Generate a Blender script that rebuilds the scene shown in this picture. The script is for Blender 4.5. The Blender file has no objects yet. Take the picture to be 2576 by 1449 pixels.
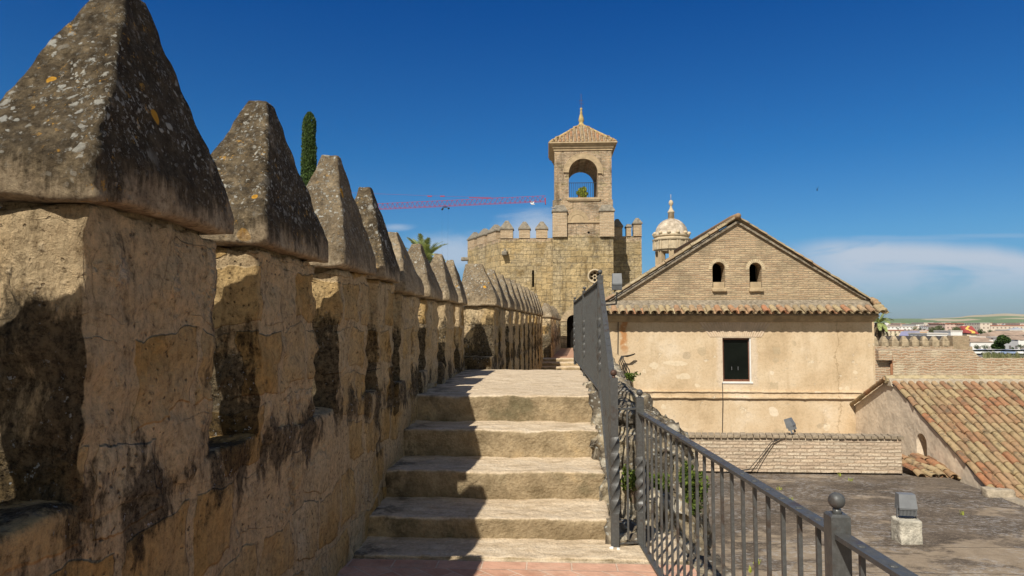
import bpy, bmesh, math, random
from mathutils import Vector, noise
from mathutils.geometry import tessellate_polygon
random.seed(11)
S = bpy.context.scene
COL = S.collection
R = math.radians
V = Vector

# ------------------------------------------------------------------ camera
F, PW, PH = 1717.0, 2576.0, 1449.0
YAW = math.atan(91.5 / F); PIT = math.atan(95.5 / F)
_cy, _sy, _cp, _sp = math.cos(YAW), math.sin(YAW), math.cos(PIT), math.sin(PIT)
FW = V((-_sy*_cp, _cy*_cp, _sp)); RT = V((_cy, _sy, 0)); UP = V((_sy*_sp, -_cy*_sp, _cp))
def ray(px, py): return FW + RT*((px-PW/2)/F) + UP*((PH/2-py)/F)
def at(px, py, Y):
    r = ray(px, py); return r*(Y/r.y)
def atz(px, py, Z):
    r = ray(px, py); return r*(Z/r.z)
cam = bpy.data.cameras.new("camera"); co = bpy.data.objects.new("camera", cam); COL.objects.link(co)
cam.sensor_width = 36; cam.lens = 36*F/PW; cam.clip_end = 30000; cam.clip_start = 0.05
co.rotation_euler = (R(90)+PIT, 0, YAW)
S.camera = co

# ------------------------------------------------------------------ things
def tag(o, label=None, cat=None, group=None, kind=None):
    if label: o["label"] = label
    if cat: o["category"] = cat
    if group: o["group"] = group
    if kind: o["kind"] = kind
    return o
def thing(name, label, cat, loc=(0, 0, 0), group=None):
    o = bpy.data.objects.new(name, None); COL.objects.link(o); o.location = loc
    o.empty_display_size = .1
    return tag(o, label, cat, group)
def origin(o):
    v = V((0, 0, 0))
    while o is not None:
        v += V(o.location); o = o.parent
    return v
def copy_tree(o, parent=None):
    c = o.copy(); COL.objects.link(c); c.parent = parent
    for ch in list(o.children): copy_tree(ch, c)
    return c

class MB:
    def __init__(s): s.v = []; s.f = []; s.a = []; s.cur = 0.0
    def add(s, vs, fs):
        b = len(s.v); s.v += [V(p) for p in vs]
        for f in fs: s.f.append([b+i for i in f]); s.a.append(s.cur)
        return s
    def hexa(s, c):   # c[u+2v+4w]
        return s.add(c, [(0, 2, 3, 1), (4, 5, 7, 6), (0, 1, 5, 4), (2, 6, 7, 3), (0, 4, 6, 2), (1, 3, 7, 5)])
    def box(s, x0, x1, y0, y1, z0, z1):
        return s.hexa([(x, y, z) for z in (z0, z1) for y in (y0, y1) for x in (x0, x1)])
    def obox(s, p, d, w, h, up=(0, 0, 1)):      # bar from p along d, width w, height h
        p, d, up = V(p), V(d), V(up); sd = d.cross(up).normalized()*(w/2); u = sd.cross(d).normalized()*(h/2)
        return s.hexa([p+e*d+a*sd+b*u for b in (-1, 1) for a in (-1, 1) for e in (0, 1)])
    def frus(s, x0, x1, y0, y1, z0, X0, X1, Y0, Y1, z1):
        return s.hexa([(x0, y0, z0), (x1, y0, z0), (x0, y1, z0), (x1, y1, z0), (X0, Y0, z1), (X1, Y0, z1), (X0, Y1, z1), (X1, Y1, z1)])
    def tube(s, pts, rad, n=8, cap=True):
        pts = [V(p) for p in pts]; rad = rad if isinstance(rad, (list, tuple)) else [rad]*len(pts)
        rings = []; prev = None
        for i, p in enumerate(pts):
            d = (pts[min(i+1, len(pts)-1)]-pts[max(i-1, 0)]).normalized()
            a = prev if prev is not None and abs(prev.dot(d)) < .95 else (V((0, 0, 1)) if abs(d.z) < .9 else V((1, 0, 0)))
            u = (a-d*a.dot(d)).normalized(); w = d.cross(u); prev = u
            rings.append([p+(u*math.cos(2*math.pi*k/n)+w*math.sin(2*math.pi*k/n))*rad[i] for k in range(n)])
        vs = [q for r in rings for q in r]
        fs = [(i*n+k, i*n+(k+1) % n, (i+1)*n+(k+1) % n, (i+1)*n+k) for i in range(len(pts)-1) for k in range(n)]
        if cap: fs += [tuple(range(n))[::-1], tuple((len(pts)-1)*n+k for k in range(n))]
        return s.add(vs, fs)
    def lathe(s, c, prof, n=16):
        c = V(c); vs = []; fs = []
        for r, z in prof: vs += [c+V((r*math.cos(2*math.pi*k/n), r*math.sin(2*math.pi*k/n), z)) for k in range(n)]
        m = len(prof)
        for i in range(m-1):
            for k in range(n): fs.append((i*n+k, i*n+(k+1) % n, (i+1)*n+(k+1) % n, (i+1)*n+k))
        fs += [tuple(range(n))[::-1], tuple((m-1)*n+k for k in range(n))]
        return s.add(vs, fs)
    def ball(s, c, r, n=12, sq=(1, 1, 1)):
        c = V(c); m = n//2+1
        b = len(s.v); s.lathe((0, 0, 0), [(max(1e-4, r*math.sin(math.pi*i/m)), -r*math.cos(math.pi*i/m)) for i in range(m+1)], n)
        for i in range(b, len(s.v)): q = s.v[i]; s.v[i] = c+V((q.x*sq[0], q.y*sq[1], q.z*sq[2]))
        return s
    def plate(s, outline, holes, y0, y1, P=None):    # wall in the x-z plane with holes, from y0 (front) to y1
        P = P or (lambda x, y, z: V((x, y, z)))
        loops = [outline]+list(holes)
        tri = tessellate_polygon([[V((x, z, 0)) for x, z in l] for l in loops])
        flat = [p for l in loops for p in l]; n = len(flat)
        vs = [P(x, y0, z) for x, z in flat]+[P(x, y1, z) for x, z in flat]
        fs = []
        for t in tri:
            a, b, c = [V((flat[i][0], flat[i][1], 0)) for i in t]
            t = tuple(t) if (b-a).cross(c-a).z > 0 else tuple(t[::-1])
            fs.append(t); fs.append(tuple(n+i for i in t[::-1]))
        o = 0
        for li, l in enumerate(loops):
            m = len(l); ar = sum(l[i][0]*l[(i+1) % m][1]-l[(i+1) % m][0]*l[i][1] for i in range(m))
            for i in range(m):
                a, b = o+i, o+(i+1) % m
                q = (a, n+a, n+b, b)
                if (ar > 0) == (li == 0): q = q[::-1]
                fs.append(q[::-1])
            o += m
        return s.add(vs, fs)
    def stone(s, c, res=.03, r=.03, amp=.012, fr=2.5, rough=.5, seed=0.0, mid=None):   # rough-hewn hexahedron
        c = [V(p) for p in c]
        L = [sum((c[i | b]-c[i]).length for i in range(8) if not i & b)/4 for b in (1, 2, 4)]
        if mid:
            L1 = sum((V(mid[i])-c[i]).length for i in range(4))/4; L[2] = L1+sum((c[4+i]-V(mid[i])).length for i in range(4))/4
        N = [max(2, min(400, int(round(l/res)))) for l in L]
        idx = {}; vs = []; fs = []
        sv = V((seed*3.1, seed*1.7, seed*2.3))
        def vert(i, j, k):
            key = (i, j, k)
            if key in idx: return idx[key]
            t = [i/N[0]*L[0], j/N[1]*L[1], k/N[2]*L[2]]
            def tri(t):
                u, v, w = t[0]/L[0], t[1]/L[1], t[2]/L[2]
                C8 = c
                if mid:
                    if t[2] < L1: C8 = c[:4]+[V(q) for q in mid]; w = t[2]/L1
                    else: C8 = [V(q) for q in mid]+c[4:]; w = (t[2]-L1)/(L[2]-L1)
                e = [(1-u)*C8[q]+u*C8[q+1] for q in (0, 2, 4, 6)]
                return (1-w)*((1-v)*e[0]+v*e[1])+w*((1-v)*e[2]+v*e[3])
            p = tri(t)
            rr = r*max(.15, .75+1.1*noise.noise((p+sv)*3.1)+.8*noise.noise((p+sv)*9))
            rr = min(rr, min(L)*.45)
            q = [min(max(t[a], rr), L[a]-rr) for a in range(3)]
            d = V((t[0]-q[0], t[1]-q[1], t[2]-q[2])); dl = d.length
            if dl > rr: d *= rr/dl; p = tri([q[a]+d[a] for a in range(3)])
            P = p+sv
            p = p+noise.noise_vector(P*fr)*amp+noise.noise_vector(P*fr*3.3)*amp*rough+noise.noise_vector(P*fr*9)*amp*rough*.45
            idx[key] = len(vs); vs.append(p); return idx[key]
        for a in range(3):
            b, d = (a+1) % 3, (a+2) % 3
            for side in (0, N[a]):
                for i in range(N[b]):
                    for j in range(N[d]):
                        q = []
                        for (di, dj) in ((0, 0), (1, 0), (1, 1), (0, 1)):
                            k = [0, 0, 0]; k[a] = side; k[b] = i+di; k[d] = j+dj; q.append(vert(*k))
                        fs.append(q if side else q[::-1])
        return s.add(vs, fs)
    def build(s, name, mat, parent=None, smooth=False, attr=False):
        m = bpy.data.meshes.new(name); o = bpy.data.objects.new(name, m); COL.objects.link(o)
        off = origin(parent) if parent is not None else V((0, 0, 0))
        m.from_pydata([tuple(p-off) for p in s.v], [], s.f)
        for mm in (mat if isinstance(mat, (list, tuple)) else [mat]): m.materials.append(mm)
        if smooth: m.polygons.foreach_set("use_smooth", [True]*len(m.polygons))
        if attr:
            at_ = m.attributes.new("rnd", 'FLOAT', 'FACE'); at_.data.foreach_set("value", s.a)
        m.update()
        if parent is not None: o.parent = parent
        return o
def bx(x0, x1, y0, y1, z0, z1): return [(x, y, z) for z in (z0, z1) for y in (y0, y1) for x in (x0, x1)]
def circ(cx, cz, r, n=24, a0=0, a1=360): return [(cx+r*math.cos(R(a0+(a1-a0)*k/n)), cz+r*math.sin(R(a0+(a1-a0)*k/n))) for k in range(n+(0 if a1-a0 == 360 else 1))]
def archpoly(x0, x1, z0, zs, n=14):     # opening with a semicircular head springing at zs
    return [(x0, z0), (x1, z0)]+circ((x0+x1)/2, zs, (x1-x0)/2, n, 0, 180)

# ------------------------------------------------------------------ materials
class NT:
    def __init__(s, name, world=False):
        if world: s.t = name.node_tree
        else:
            s.m = bpy.data.materials.new(name); s.m.use_nodes = True; s.t = s.m.node_tree
            s.b = s.t.nodes["Principled BSDF"]; s.b.inputs["Roughness"].default_value = .9
            s.b.inputs["Specular IOR Level"].default_value = .2
        s.k = s.t.links
    def nd(s, ty, ins=(), **kw):
        n = s.t.nodes.new(ty)
        for a, b in kw.items(): setattr(n, a, b)
        for i, v in (ins.items() if isinstance(ins, dict) else enumerate(ins)):
            if v is None: continue
            if isinstance(v, bpy.types.NodeSocket): s.k.new(v, n.inputs[i])
            else:
                if isinstance(v, (tuple, list)) and len(v) == 3 and n.inputs[i].type == 'RGBA': v = (*v, 1)
                n.inputs[i].default_value = v
        return n
    def pos(s): return s.nd("ShaderNodeNewGeometry").outputs["Position"]
    def obj(s): return s.nd("ShaderNodeTexCoord").outputs["Object"]
    def nrm(s): return s.xyz(s.nd("ShaderNodeNewGeometry").outputs["Normal"])
    def xyz(s, v): return s.nd("ShaderNodeSeparateXYZ", [v]).outputs
    def vec(s, x, y, z): return s.nd("ShaderNodeCombineXYZ", [x, y, z]).outputs[0]
    def vm(s, op, a, b): return s.nd("ShaderNodeVectorMath", [a, b], operation=op).outputs[0]
    def mth(s, op, a, b=None, c=None): return s.nd("ShaderNodeMath", [a, b, c], operation=op, use_clamp=False).outputs[0]
    def noise(s, v, sc, det=4, ro=.55, dis=0): return s.nd("ShaderNodeTexNoise", {"Vector": v, "Scale": sc, "Detail": det, "Roughness": ro, "Distortion": dis}).outputs["Fac"]
    def noisec(s, v, sc, det=3): return s.nd("ShaderNodeTexNoise", {"Vector": v, "Scale": sc, "Detail": det}).outputs["Color"]
    def vor(s, v, sc, out="Distance", rnd=1, feature='F1'): return s.nd("ShaderNodeTexVoronoi", {"Vector": v, "Scale": sc, "Randomness": rnd}, feature=feature).outputs[out]
    def sm(s, x, a, b, lo=0., hi=1.): return s.nd("ShaderNodeMapRange", [x, a, b, lo, hi], interpolation_type='SMOOTHSTEP').outputs[0]
    def mix(s, f, a, b, mode='MIX'): return s.nd("ShaderNodeMix", {0: f, 6: a, 7: b}, data_type='RGBA', blend_type=mode).outputs[2]
    def ramp(s, f, st):
        n = s.nd("ShaderNodeValToRGB", [f]); e = n.color_ramp.elements
        while len(e) < len(st): e.new(.5)
        for el, (p, c) in zip(e, st): el.position = p; el.color = (*c, 1) if len(c) == 3 else c
        return n.outputs[0]
    def distort(s, v, sc, amt): return s.vm('ADD', v, s.vm('MULTIPLY', s.vm('SUBTRACT', s.noisec(v, sc), (.5, .5, .5)), (amt, amt, amt)))
    def brick(s, v, c1, c2, mo, w, h, ms=.01, smooth=.3, bias=0, off=.5):
        n = s.nd("ShaderNodeTexBrick", {"Vector": v, "Color1": c1, "Color2": c2, "Mortar": mo, "Scale": 1, "Mortar Size": ms, "Mortar Smooth": smooth, "Bias": bias, "Brick Width": w, "Row Height": h}); n.offset = off
        return n.outputs[0], n.outputs[1]
    def bump(s, h, dist, strength=1): return s.nd("ShaderNodeBump", {"Strength": strength, "Distance": dist, "Height": h}).outputs[0]
    def done(s, col, rough=None, bump=None, metal=None, spec=None, trans=None):
        def put(k, v):
            if v is None: return
            if isinstance(v, bpy.types.NodeSocket): s.k.new(v, s.b.inputs[k])
            else: s.b.inputs[k].default_value = (*v, 1) if isinstance(v, tuple) and len(v) == 3 else v
        put("Base Color", col); put("Roughness", rough); put("Normal", bump); put("Metallic", metal); put("Specular IOR Level", spec)
        return s.m
def wallcoord(n, p, k=1.0):
    x, y, z = n.xyz(p)[:3]; return n.vec(n.mth('ADD', x, y), z, 0.0)

def m_parapet():
    n = NT("parapet_stone"); p = n.pos(); z = n.xyz(p)[2]
    pd = n.distort(n.distort(p, 2.0, .26), 9, .05); c = wallcoord(n, pd)
    rv, mort = n.brick(c, (0, 0, 0), (1, 1, 1), (.5, .5, .5), .41, .33, .03, .25)
    rv = n.xyz(rv)[0]
    big = n.noise(p, 1.9, 6, .65)
    show = n.mth('MULTIPLY', n.sm(n.mth('ADD', rv, n.mth('MULTIPLY', n.mth('SUBTRACT', big, .5), 2.2)), .24, .42), n.mth('SUBTRACT', 1., mort))
    blockc = n.ramp(n.mth('ADD', n.mth('MULTIPLY', rv, .55), n.mth('MULTIPLY', n.noise(p, 1.3, 2), .45)), [(.25, (.60, .49, .34)), (.42, (.55, .42, .25)), (.55, (.52, .36, .17)), (.64, (.46, .29, .11)), (.75, (.58, .46, .29))])
    rend = n.mix(n.noise(p, 2.6, 4), (.51, .37, .21), (.59, .455, .28))
    col = n.mix(show, rend, blockc)
    st = n.vm('MULTIPLY', p, (12., 12., 2.2)); streak = n.noise(st, 1.5, 7, .7)
    col = n.mix(1., col, n.ramp(streak, [(.3, (.55, .53, .5)), (.46, (1, 1, 1)), (.7, (1.18, 1.15, 1.1))]), 'MULTIPLY')
    fine = n.noise(p, 34, 7, .8)
    col = n.mix(1., col, n.ramp(fine, [(.34, (.40, .38, .35)), (.45, (.92, .92, .92)), (.6, (1.2, 1.2, 1.2))]), 'MULTIPLY')
    pk = n.mth('MULTIPLY', n.sm(n.vor(n.distort(p, 20, .04), 30), .10, .22, 1, 0), n.sm(n.noise(p, 2.8, 5, .7), .44, .56))
    col = n.mix(n.mth('MULTIPLY', pk, .75), col, (.11, .08, .05))
    edge = n.mth('MULTIPLY', n.sm(n.mth('ABSOLUTE', n.mth('SUBTRACT', show, .45)), .1, .4, 1, 0), n.sm(n.noise(p, 5.5, 5), .5, .62))
    col = n.mix(n.mth('MULTIPLY', edge, .2), col, (.09, .065, .045))
    st2 = n.vm('MULTIPLY', p, (3.2, 3.2, 1.3))
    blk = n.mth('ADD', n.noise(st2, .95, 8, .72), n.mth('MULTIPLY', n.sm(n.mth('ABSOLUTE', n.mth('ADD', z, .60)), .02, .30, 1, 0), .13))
    nn = n.nrm(); blk = n.mth('ADD', blk, n.mth('MULTIPLY', n.sm(nn[1], -.85, -.4, 1, 0), n.sm(n.mth('ADD', z, n.mth('MULTIPLY', n.noise(p, 2.2, 4), .5)), .12, .5, .20, .0)))   # black crust put heavier on near-facing crenel faces, painting their shade darker
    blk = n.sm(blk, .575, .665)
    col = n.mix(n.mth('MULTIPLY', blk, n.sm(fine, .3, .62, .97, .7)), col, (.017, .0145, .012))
    lich = n.mth('MULTIPLY', n.sm(n.noise(p, 42, 4, .7), .62, .67), n.mth('MULTIPLY', blk, n.sm(n.noise(p, 5, 3), .42, .55)))
    col = n.mix(lich, col, (.40, .41, .41))
    pits = n.sm(n.vor(n.vm('MULTIPLY', p, (1, 1, .55)), 26), .0, .25)
    h = n.mth('ADD', n.mth('ADD', n.mth('MULTIPLY', n.noise(p, 7, 9, .75), 1.6), n.mth('MULTIPLY', streak, 1.1)), n.mth('ADD', n.mth('MULTIPLY', show, .8), n.mth('SUBTRACT', n.mth('MULTIPLY', pits, .3), n.mth('MULTIPLY', pk, .7))))
    return n.done(col, .95, n.bump(h, .045, 1), spec=.1)

def m_cap(dark=1.0, name="merlon_cap_stone"):
    n = NT(name); p = n.pos(); z = n.xyz(p)[2]
    fine = n.noise(p, 36, 7, .8)
    base = n.ramp(n.noise(p, 4.5, 7, .7), [(.3, (.20, .15, .10)), (.5, (.36, .275, .175)), (.68, (.50, .40, .27))])
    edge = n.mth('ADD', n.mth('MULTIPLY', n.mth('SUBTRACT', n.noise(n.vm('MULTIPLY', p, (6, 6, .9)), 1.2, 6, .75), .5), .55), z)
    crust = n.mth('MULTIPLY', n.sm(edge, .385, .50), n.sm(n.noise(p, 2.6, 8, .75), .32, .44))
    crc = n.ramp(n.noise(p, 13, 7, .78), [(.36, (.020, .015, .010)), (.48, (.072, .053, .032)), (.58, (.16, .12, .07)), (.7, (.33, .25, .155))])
    col = n.mix(n.mth('MULTIPLY', crust, .95*dark), base, n.mix(n.mth('MULTIPLY', n.sm(n.nrm()[0], .35, .8), .7*dark), crc, (.02, .017, .012)))   # crust painted darker on the inner side, shade put into its colour
    col = n.mix(1., col, n.ramp(fine, [(.34, (.5, .48, .46)), (.46, (.95, .95, .95)), (.62, (1.25, 1.25, 1.25))]), 'MULTIPLY')
    pd = n.distort(n.distort(p, 14, .07), 50, .015)
    cl = n.sm(n.noise(p, 3.6, 5, .65), .42, .58)
    def spots(sc, thr, keep):
        v = n.nd("ShaderNodeTexVoronoi", {"Vector": pd, "Scale": sc, "Randomness": 1})
        rx = n.xyz(v.outputs["Color"])
        return n.mth('MULTIPLY', n.sm(v.outputs["Distance"], n.mth('MULTIPLY', rx[1], thr*.7), n.mth('ADD', n.mth('MULTIPLY', rx[1], thr), .03), 1, 0), n.sm(rx[0], keep, keep+.05))
    sp = n.mth('MULTIPLY', n.sm(n.noise(p, 44, 6, .8), .55, .59), n.mth('ADD', n.mth('MULTIPLY', cl, .8), .2))
    w = n.mth('MAXIMUM', sp, n.mth('MAXIMUM', n.mth('MULTIPLY', n.mth('MAXIMUM', spots(46, .5, .5), spots(22, .45, .74)), n.sm(n.noise(p, 3.1, 4), .36, .5)), n.mth('MULTIPLY', spots(9, .34, .72), cl)))
    w = n.mth('MULTIPLY', w, n.sm(edge, .42, .66, .08, 1))
    col = n.mix(n.mth('MULTIPLY', w, .85), col, n.mix(n.noise(p, 9, 2), (.60, .55, .43), (.46, .47, .46)))
    vo = n.nd("ShaderNodeTexVoronoi", {"Vector": n.distort(p, 9, .05), "Scale": 6.5, "Randomness": 1}); k = n.xyz(vo.outputs["Color"])
    rad = n.sm(k[1], 0, 1, .09, .24); dr = n.mth('DIVIDE', vo.outputs["Distance"], rad)
    oo = n.mth('MULTIPLY', n.sm(dr, .85, 1., 1, 0), n.sm(k[0], .66, .68))
    orc = n.mix(n.sm(dr, .2, .8), (.42, .19, .03), (.68, .35, .05))
    ofine = n.mth('MULTIPLY', n.sm(n.noise(n.vm('ADD', p, (3., 1., 7.)), 20, 6, .75), .60, .645), n.sm(n.noise(n.vm('ADD', p, (5., 2., 3.)), 2.0, 3), .48, .58))
    col = n.mix(n.mth('MULTIPLY', oo, n.sm(edge, .45, .6, .3, 1)), col, orc); col = n.mix(n.mth('MULTIPLY', ofine, .8), col, (.58, .32, .07))
    h = n.mth('ADD', n.mth('MULTIPLY', n.noise(p, 14, 9, .8), 1.3), n.mth('ADD', n.mth('MULTIPLY', w, .2), n.mth('MULTIPLY', n.sm(n.vor(p, 20), 0, .3), .4)))
    return n.done(col, .95, n.bump(h, .028, 1), spec=.1)

def m_step():
    n = NT("worn_step_stone"); p = n.pos()
    nz = n.nrm()[2]
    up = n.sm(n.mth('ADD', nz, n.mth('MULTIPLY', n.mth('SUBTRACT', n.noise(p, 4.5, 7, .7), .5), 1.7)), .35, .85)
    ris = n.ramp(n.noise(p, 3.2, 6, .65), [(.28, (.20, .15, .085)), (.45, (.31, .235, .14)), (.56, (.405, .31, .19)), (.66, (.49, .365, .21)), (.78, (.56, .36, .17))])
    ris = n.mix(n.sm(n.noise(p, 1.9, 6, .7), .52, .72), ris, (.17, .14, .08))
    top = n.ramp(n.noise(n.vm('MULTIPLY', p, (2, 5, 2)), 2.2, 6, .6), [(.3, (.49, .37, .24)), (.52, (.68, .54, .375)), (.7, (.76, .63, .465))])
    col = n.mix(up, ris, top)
    col = n.mix(1., col, n.ramp(n.noise(p, 40, 5, .7), [(.3, (.75, .74, .72)), (.65, (1.1, 1.1, 1.1))]), 'MULTIPLY')
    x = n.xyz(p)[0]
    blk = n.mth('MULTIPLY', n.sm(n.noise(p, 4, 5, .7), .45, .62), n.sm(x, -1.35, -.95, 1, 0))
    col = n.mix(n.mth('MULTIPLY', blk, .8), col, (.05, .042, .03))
    h = n.mth('ADD', n.mth('MULTIPLY', n.noise(p, 7, 7, .7), 1.5), n.mth('MULTIPLY', n.noise(p, 50, 4, .6), .3))
    return n.done(col, .95, n.bump(h, .03, 1), spec=.1)

def m_rubble():
    n = NT("rubble_masonry"); p = n.pos()
    v = n.nd("ShaderNodeTexVoronoi", {"Vector": n.distort(p, 4, .15), "Scale": 5.5, "Randomness": 1})
    r = n.xyz(v.outputs["Color"])[0]
    col = n.ramp(r, [(.0, (.28, .22, .14)), (.5, (.42, .34, .22)), (1, (.52, .46, .36))])
    col = n.mix(n.sm(v.outputs["Distance"], .42, .62), col, (.16, .13, .095))
    col = n.mix(n.mth('MULTIPLY', n.sm(n.noise(p, 2.2, 6, .7), .47, .58), .8), col, (.12, .10, .075))
    col = n.mix(n.mth('MULTIPLY', n.sm(n.vor(n.distort(p, 9, .06), 24), .2, .32, 1, 0), .6), col, (.5, .5, .45))
    h = n.mth('SUBTRACT', n.noise(p, 9, 7, .7), n.mth('MULTIPLY', v.outputs["Distance"], .9))
    return n.done(col, .95, n.bump(h, .05, 1), spec=.1)

def m_terracotta():
    n = NT("terracotta_paving"); p = n.pos(); x, y, z = n.xyz(p)[:3]
    d = n.mth('ADD', n.mth('MULTIPLY', x, .7071), n.mth('MULTIPLY', y, .7071)); e = n.mth('SUBTRACT', n.mth('MULTIPLY', x, .7071), n.mth('MULTIPLY', y, .7071))
    A = ((.60, .35, .24), (.53, .285, .185), (.62, .45, .33))
    c1, f1 = n.brick(n.vec(e, d, 0.), *A, .29, .145, .006, .2)
    c2, f2 = n.brick(n.vec(x, n.mth('SUBTRACT', y, 4.58), 0.), *A, .30, .15, .006, .2)
    m = n.sm(y, 4.575, 4.58)
    col = n.mix(m, c1, c2); f = n.mth('ADD', n.mth('MULTIPLY', f1, n.mth('SUBTRACT', 1., m)), n.mth('MULTIPLY', f2, m))
    col = n.mix(1., col, n.ramp(n.noise(p, 7, 6, .7), [(.3, (.78, .76, .74)), (.6, (1.08, 1.08, 1.08))]), 'MULTIPLY')
    col = n.mix(n.mth('MULTIPLY', n.sm(n.noise(p, 3, 6, .65), .5, .7), .5), col, (.56, .42, .30))
    return n.done(col, .85, n.bump(n.mth('SUBTRACT', n.noise(p, 30, 5), f), .006))

def m_plaster():
    n = NT("ochre_plaster"); p = n.pos(); x, y, z = n.xyz(p)[:3]
    col = n.ramp(n.noise(p, .8, 7, .62), [(.3, (.44, .32, .19)), (.43, (.59, .44, .275)), (.56, (.65, .505, .335)), (.70, (.72, .595, .44))])
    col = n.mix(n.mth('MULTIPLY', n.sm(n.noise(n.vm('MULTIPLY', p, (3, 3, .5)), 1.3, 6, .6), .5, .68), .45), col, (.47, .345, .21))
    v = n.nd("ShaderNodeTexVoronoi", {"Vector": n.distort(p, 3, .25), "Scale": 1.5, "Randomness": 1}); k = n.xyz(v.outputs["Color"])
    pat = n.mth('MULTIPLY', n.sm(v.outputs["Distance"], n.mth('MULTIPLY', k[1], .18), n.mth('ADD', n.mth('MULTIPLY', k[1], .18), .03), 1, 0), n.sm(k[0], .40, .42))
    col = n.mix(n.mth('MULTIPLY', pat, .75), col, n.mix(n.sm(k[2], .4, .5), (.78, .66, .50), (.46, .36, .24)))
    ch = n.sm(n.noise(p, 2.6, 8, .75), .60, .63)
    col = n.mix(n.mth('MULTIPLY', ch, .6), col, (.78, .67, .5))
    pj = n.distort(n.distort(p, 4, .18), 16, .05); px_, py_, pz_ = n.xyz(pj)[:3]
    def ell(zx, zy, rx, ry, sq=False):
        c_ = at(1509.4+zx*.4167, 503.1+zy*.4167, 20); a_ = n.mth('DIVIDE', n.mth('ABSOLUTE', n.mth('SUBTRACT', px_, c_.x)), rx*.4167*20/F); b_ = n.mth('DIVIDE', n.mth('ABSOLUTE', n.mth('SUBTRACT', pz_, c_.z)), ry*.4167*20/F)
        q_ = n.mth('MAXIMUM', a_, b_) if sq else n.mth('SQRT', n.mth('ADD', n.mth('MULTIPLY', a_, a_), n.mth('MULTIPLY', b_, b_)))
        return n.sm(q_, .88, 1.08, 1, 0)
    def union(l):
        r_ = None
        for e_ in l: r_ = ell(*e_) if r_ is None else n.mth('MAXIMUM', r_, ell(*e_))
        return r_
    col = n.mix(n.mth('MULTIPLY', union([(828, 970, 118, 150, True)]), .7), col, (.66, .54, .41))
    col = n.mix(n.mth('MULTIPLY', union([(616, 912, 27, 25), (1060, 968, 16, 14), (1175, 867, 12, 16), (1068, 912, 21, 20, True), (1050, 1120, 27, 22, True), (1080, 1405, 32, 16, True), (605, 1405, 20, 16, True)]), .6), col, (.46, .36, .23))
    col = n.mix(n.mth('MULTIPLY', union([(590, 1120, 15, 12), (385, 1250, 15, 14), (1280, 980, 11, 10), (1540, 1040, 14, 13), (862, 1275, 9, 9), (1370, 1370, 22, 26), (325, 1005, 26, 22), (265, 1030, 10, 14), (505, 1065, 45, 16), (450, 985, 80, 14), (1490, 1140, 14, 10), (1450, 1140, 9, 8)]), .5), col, (.80, .68, .50))
    x0, x1 = at(1560, 850, 20).x, at(1577, 850, 20).x
    xx = n.mth('ADD', x, n.mth('MULTIPLY', n.mth('SUBTRACT', n.noise(p, 3.5, 5), .5), .35))
    sk = n.mth('MULTIPLY', n.mth('MULTIPLY', n.sm(xx, x0-.04, x0+.05), n.sm(xx, x1-.05, x1+.05, 1, 0)), n.mth('MULTIPLY', n.sm(z, -.95, -.5), n.sm(n.noise(p, 6, 5, .7), .3, .5)))
    col = n.mix(n.mth('MULTIPLY', sk, .8), col, (.42, .17, .045))
    crack = n.sm(n.mth('ABSOLUTE', n.mth('SUBTRACT', n.mth('ADD', x, n.mth('MULTIPLY', n.noise(p, 1.6, 6, .7), .7)), at(2105, 880, 20).x+.35)), .004, .02, 1, 0)
    col = n.mix(n.mth('MULTIPLY', crack, .5), col, (.25, .16, .08))
    col = n.mix(1., col, n.ramp(n.noise(p, 16, 8, .78), [(.32, (.78, .76, .72)), (.48, (1, 1, 1)), (.65, (1.08, 1.08, 1.08))]), 'MULTIPLY')
    return n.done(col, .9, n.bump(n.mth('ADD', n.noise(p, 8, 7, .7), n.mth('MULTIPLY', ch, -.4)), .02, .7))

def m_brick(name, c1, c2, mo, w=.27, h=.058, ms=.014, grey=.5, greyc=(.20, .165, .12), wear=None, dist=.02):
    n = NT(name); p = n.pos(); c = wallcoord(n, n.distort(p, 2.5, dist*2.5))
    col, f = n.brick(c, c1, c2, mo, w, h, ms, .4)
    rowv = n.noise(n.vec(n.mth('MULTIPLY', n.xyz(p)[0], 1.1), n.mth('MULTIPLY', n.xyz(p)[2], 14.), n.xyz(p)[1]), 1.7, 4, .6)
    col = n.mix(1., col, n.ramp(rowv, [(.3, (.72, .70, .66)), (.5, (1, 1, 1)), (.7, (1.2, 1.17, 1.1))]), 'MULTIPLY')
    col = n.mix(n.mth('MULTIPLY', n.sm(n.noise(p, 1.4, 7, .7), .48, .66), grey), col, greyc)
    if wear: col = n.mix(n.mth('MULTIPLY', n.sm(n.noise(p, 1.0, 6, .65), .52, .62), .8), col, wear)
    col = n.mix(1., col, n.ramp(n.noise(p, 20, 5, .75), [(.3, (.72, .72, .7)), (.65, (1.12, 1.12, 1.12))]), 'MULTIPLY')
    h_ = n.mth('SUBTRACT', n.noise(p, 22, 6, .7), f)
    return n.done(col, .93, n.bump(h_, .03, .9))

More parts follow.
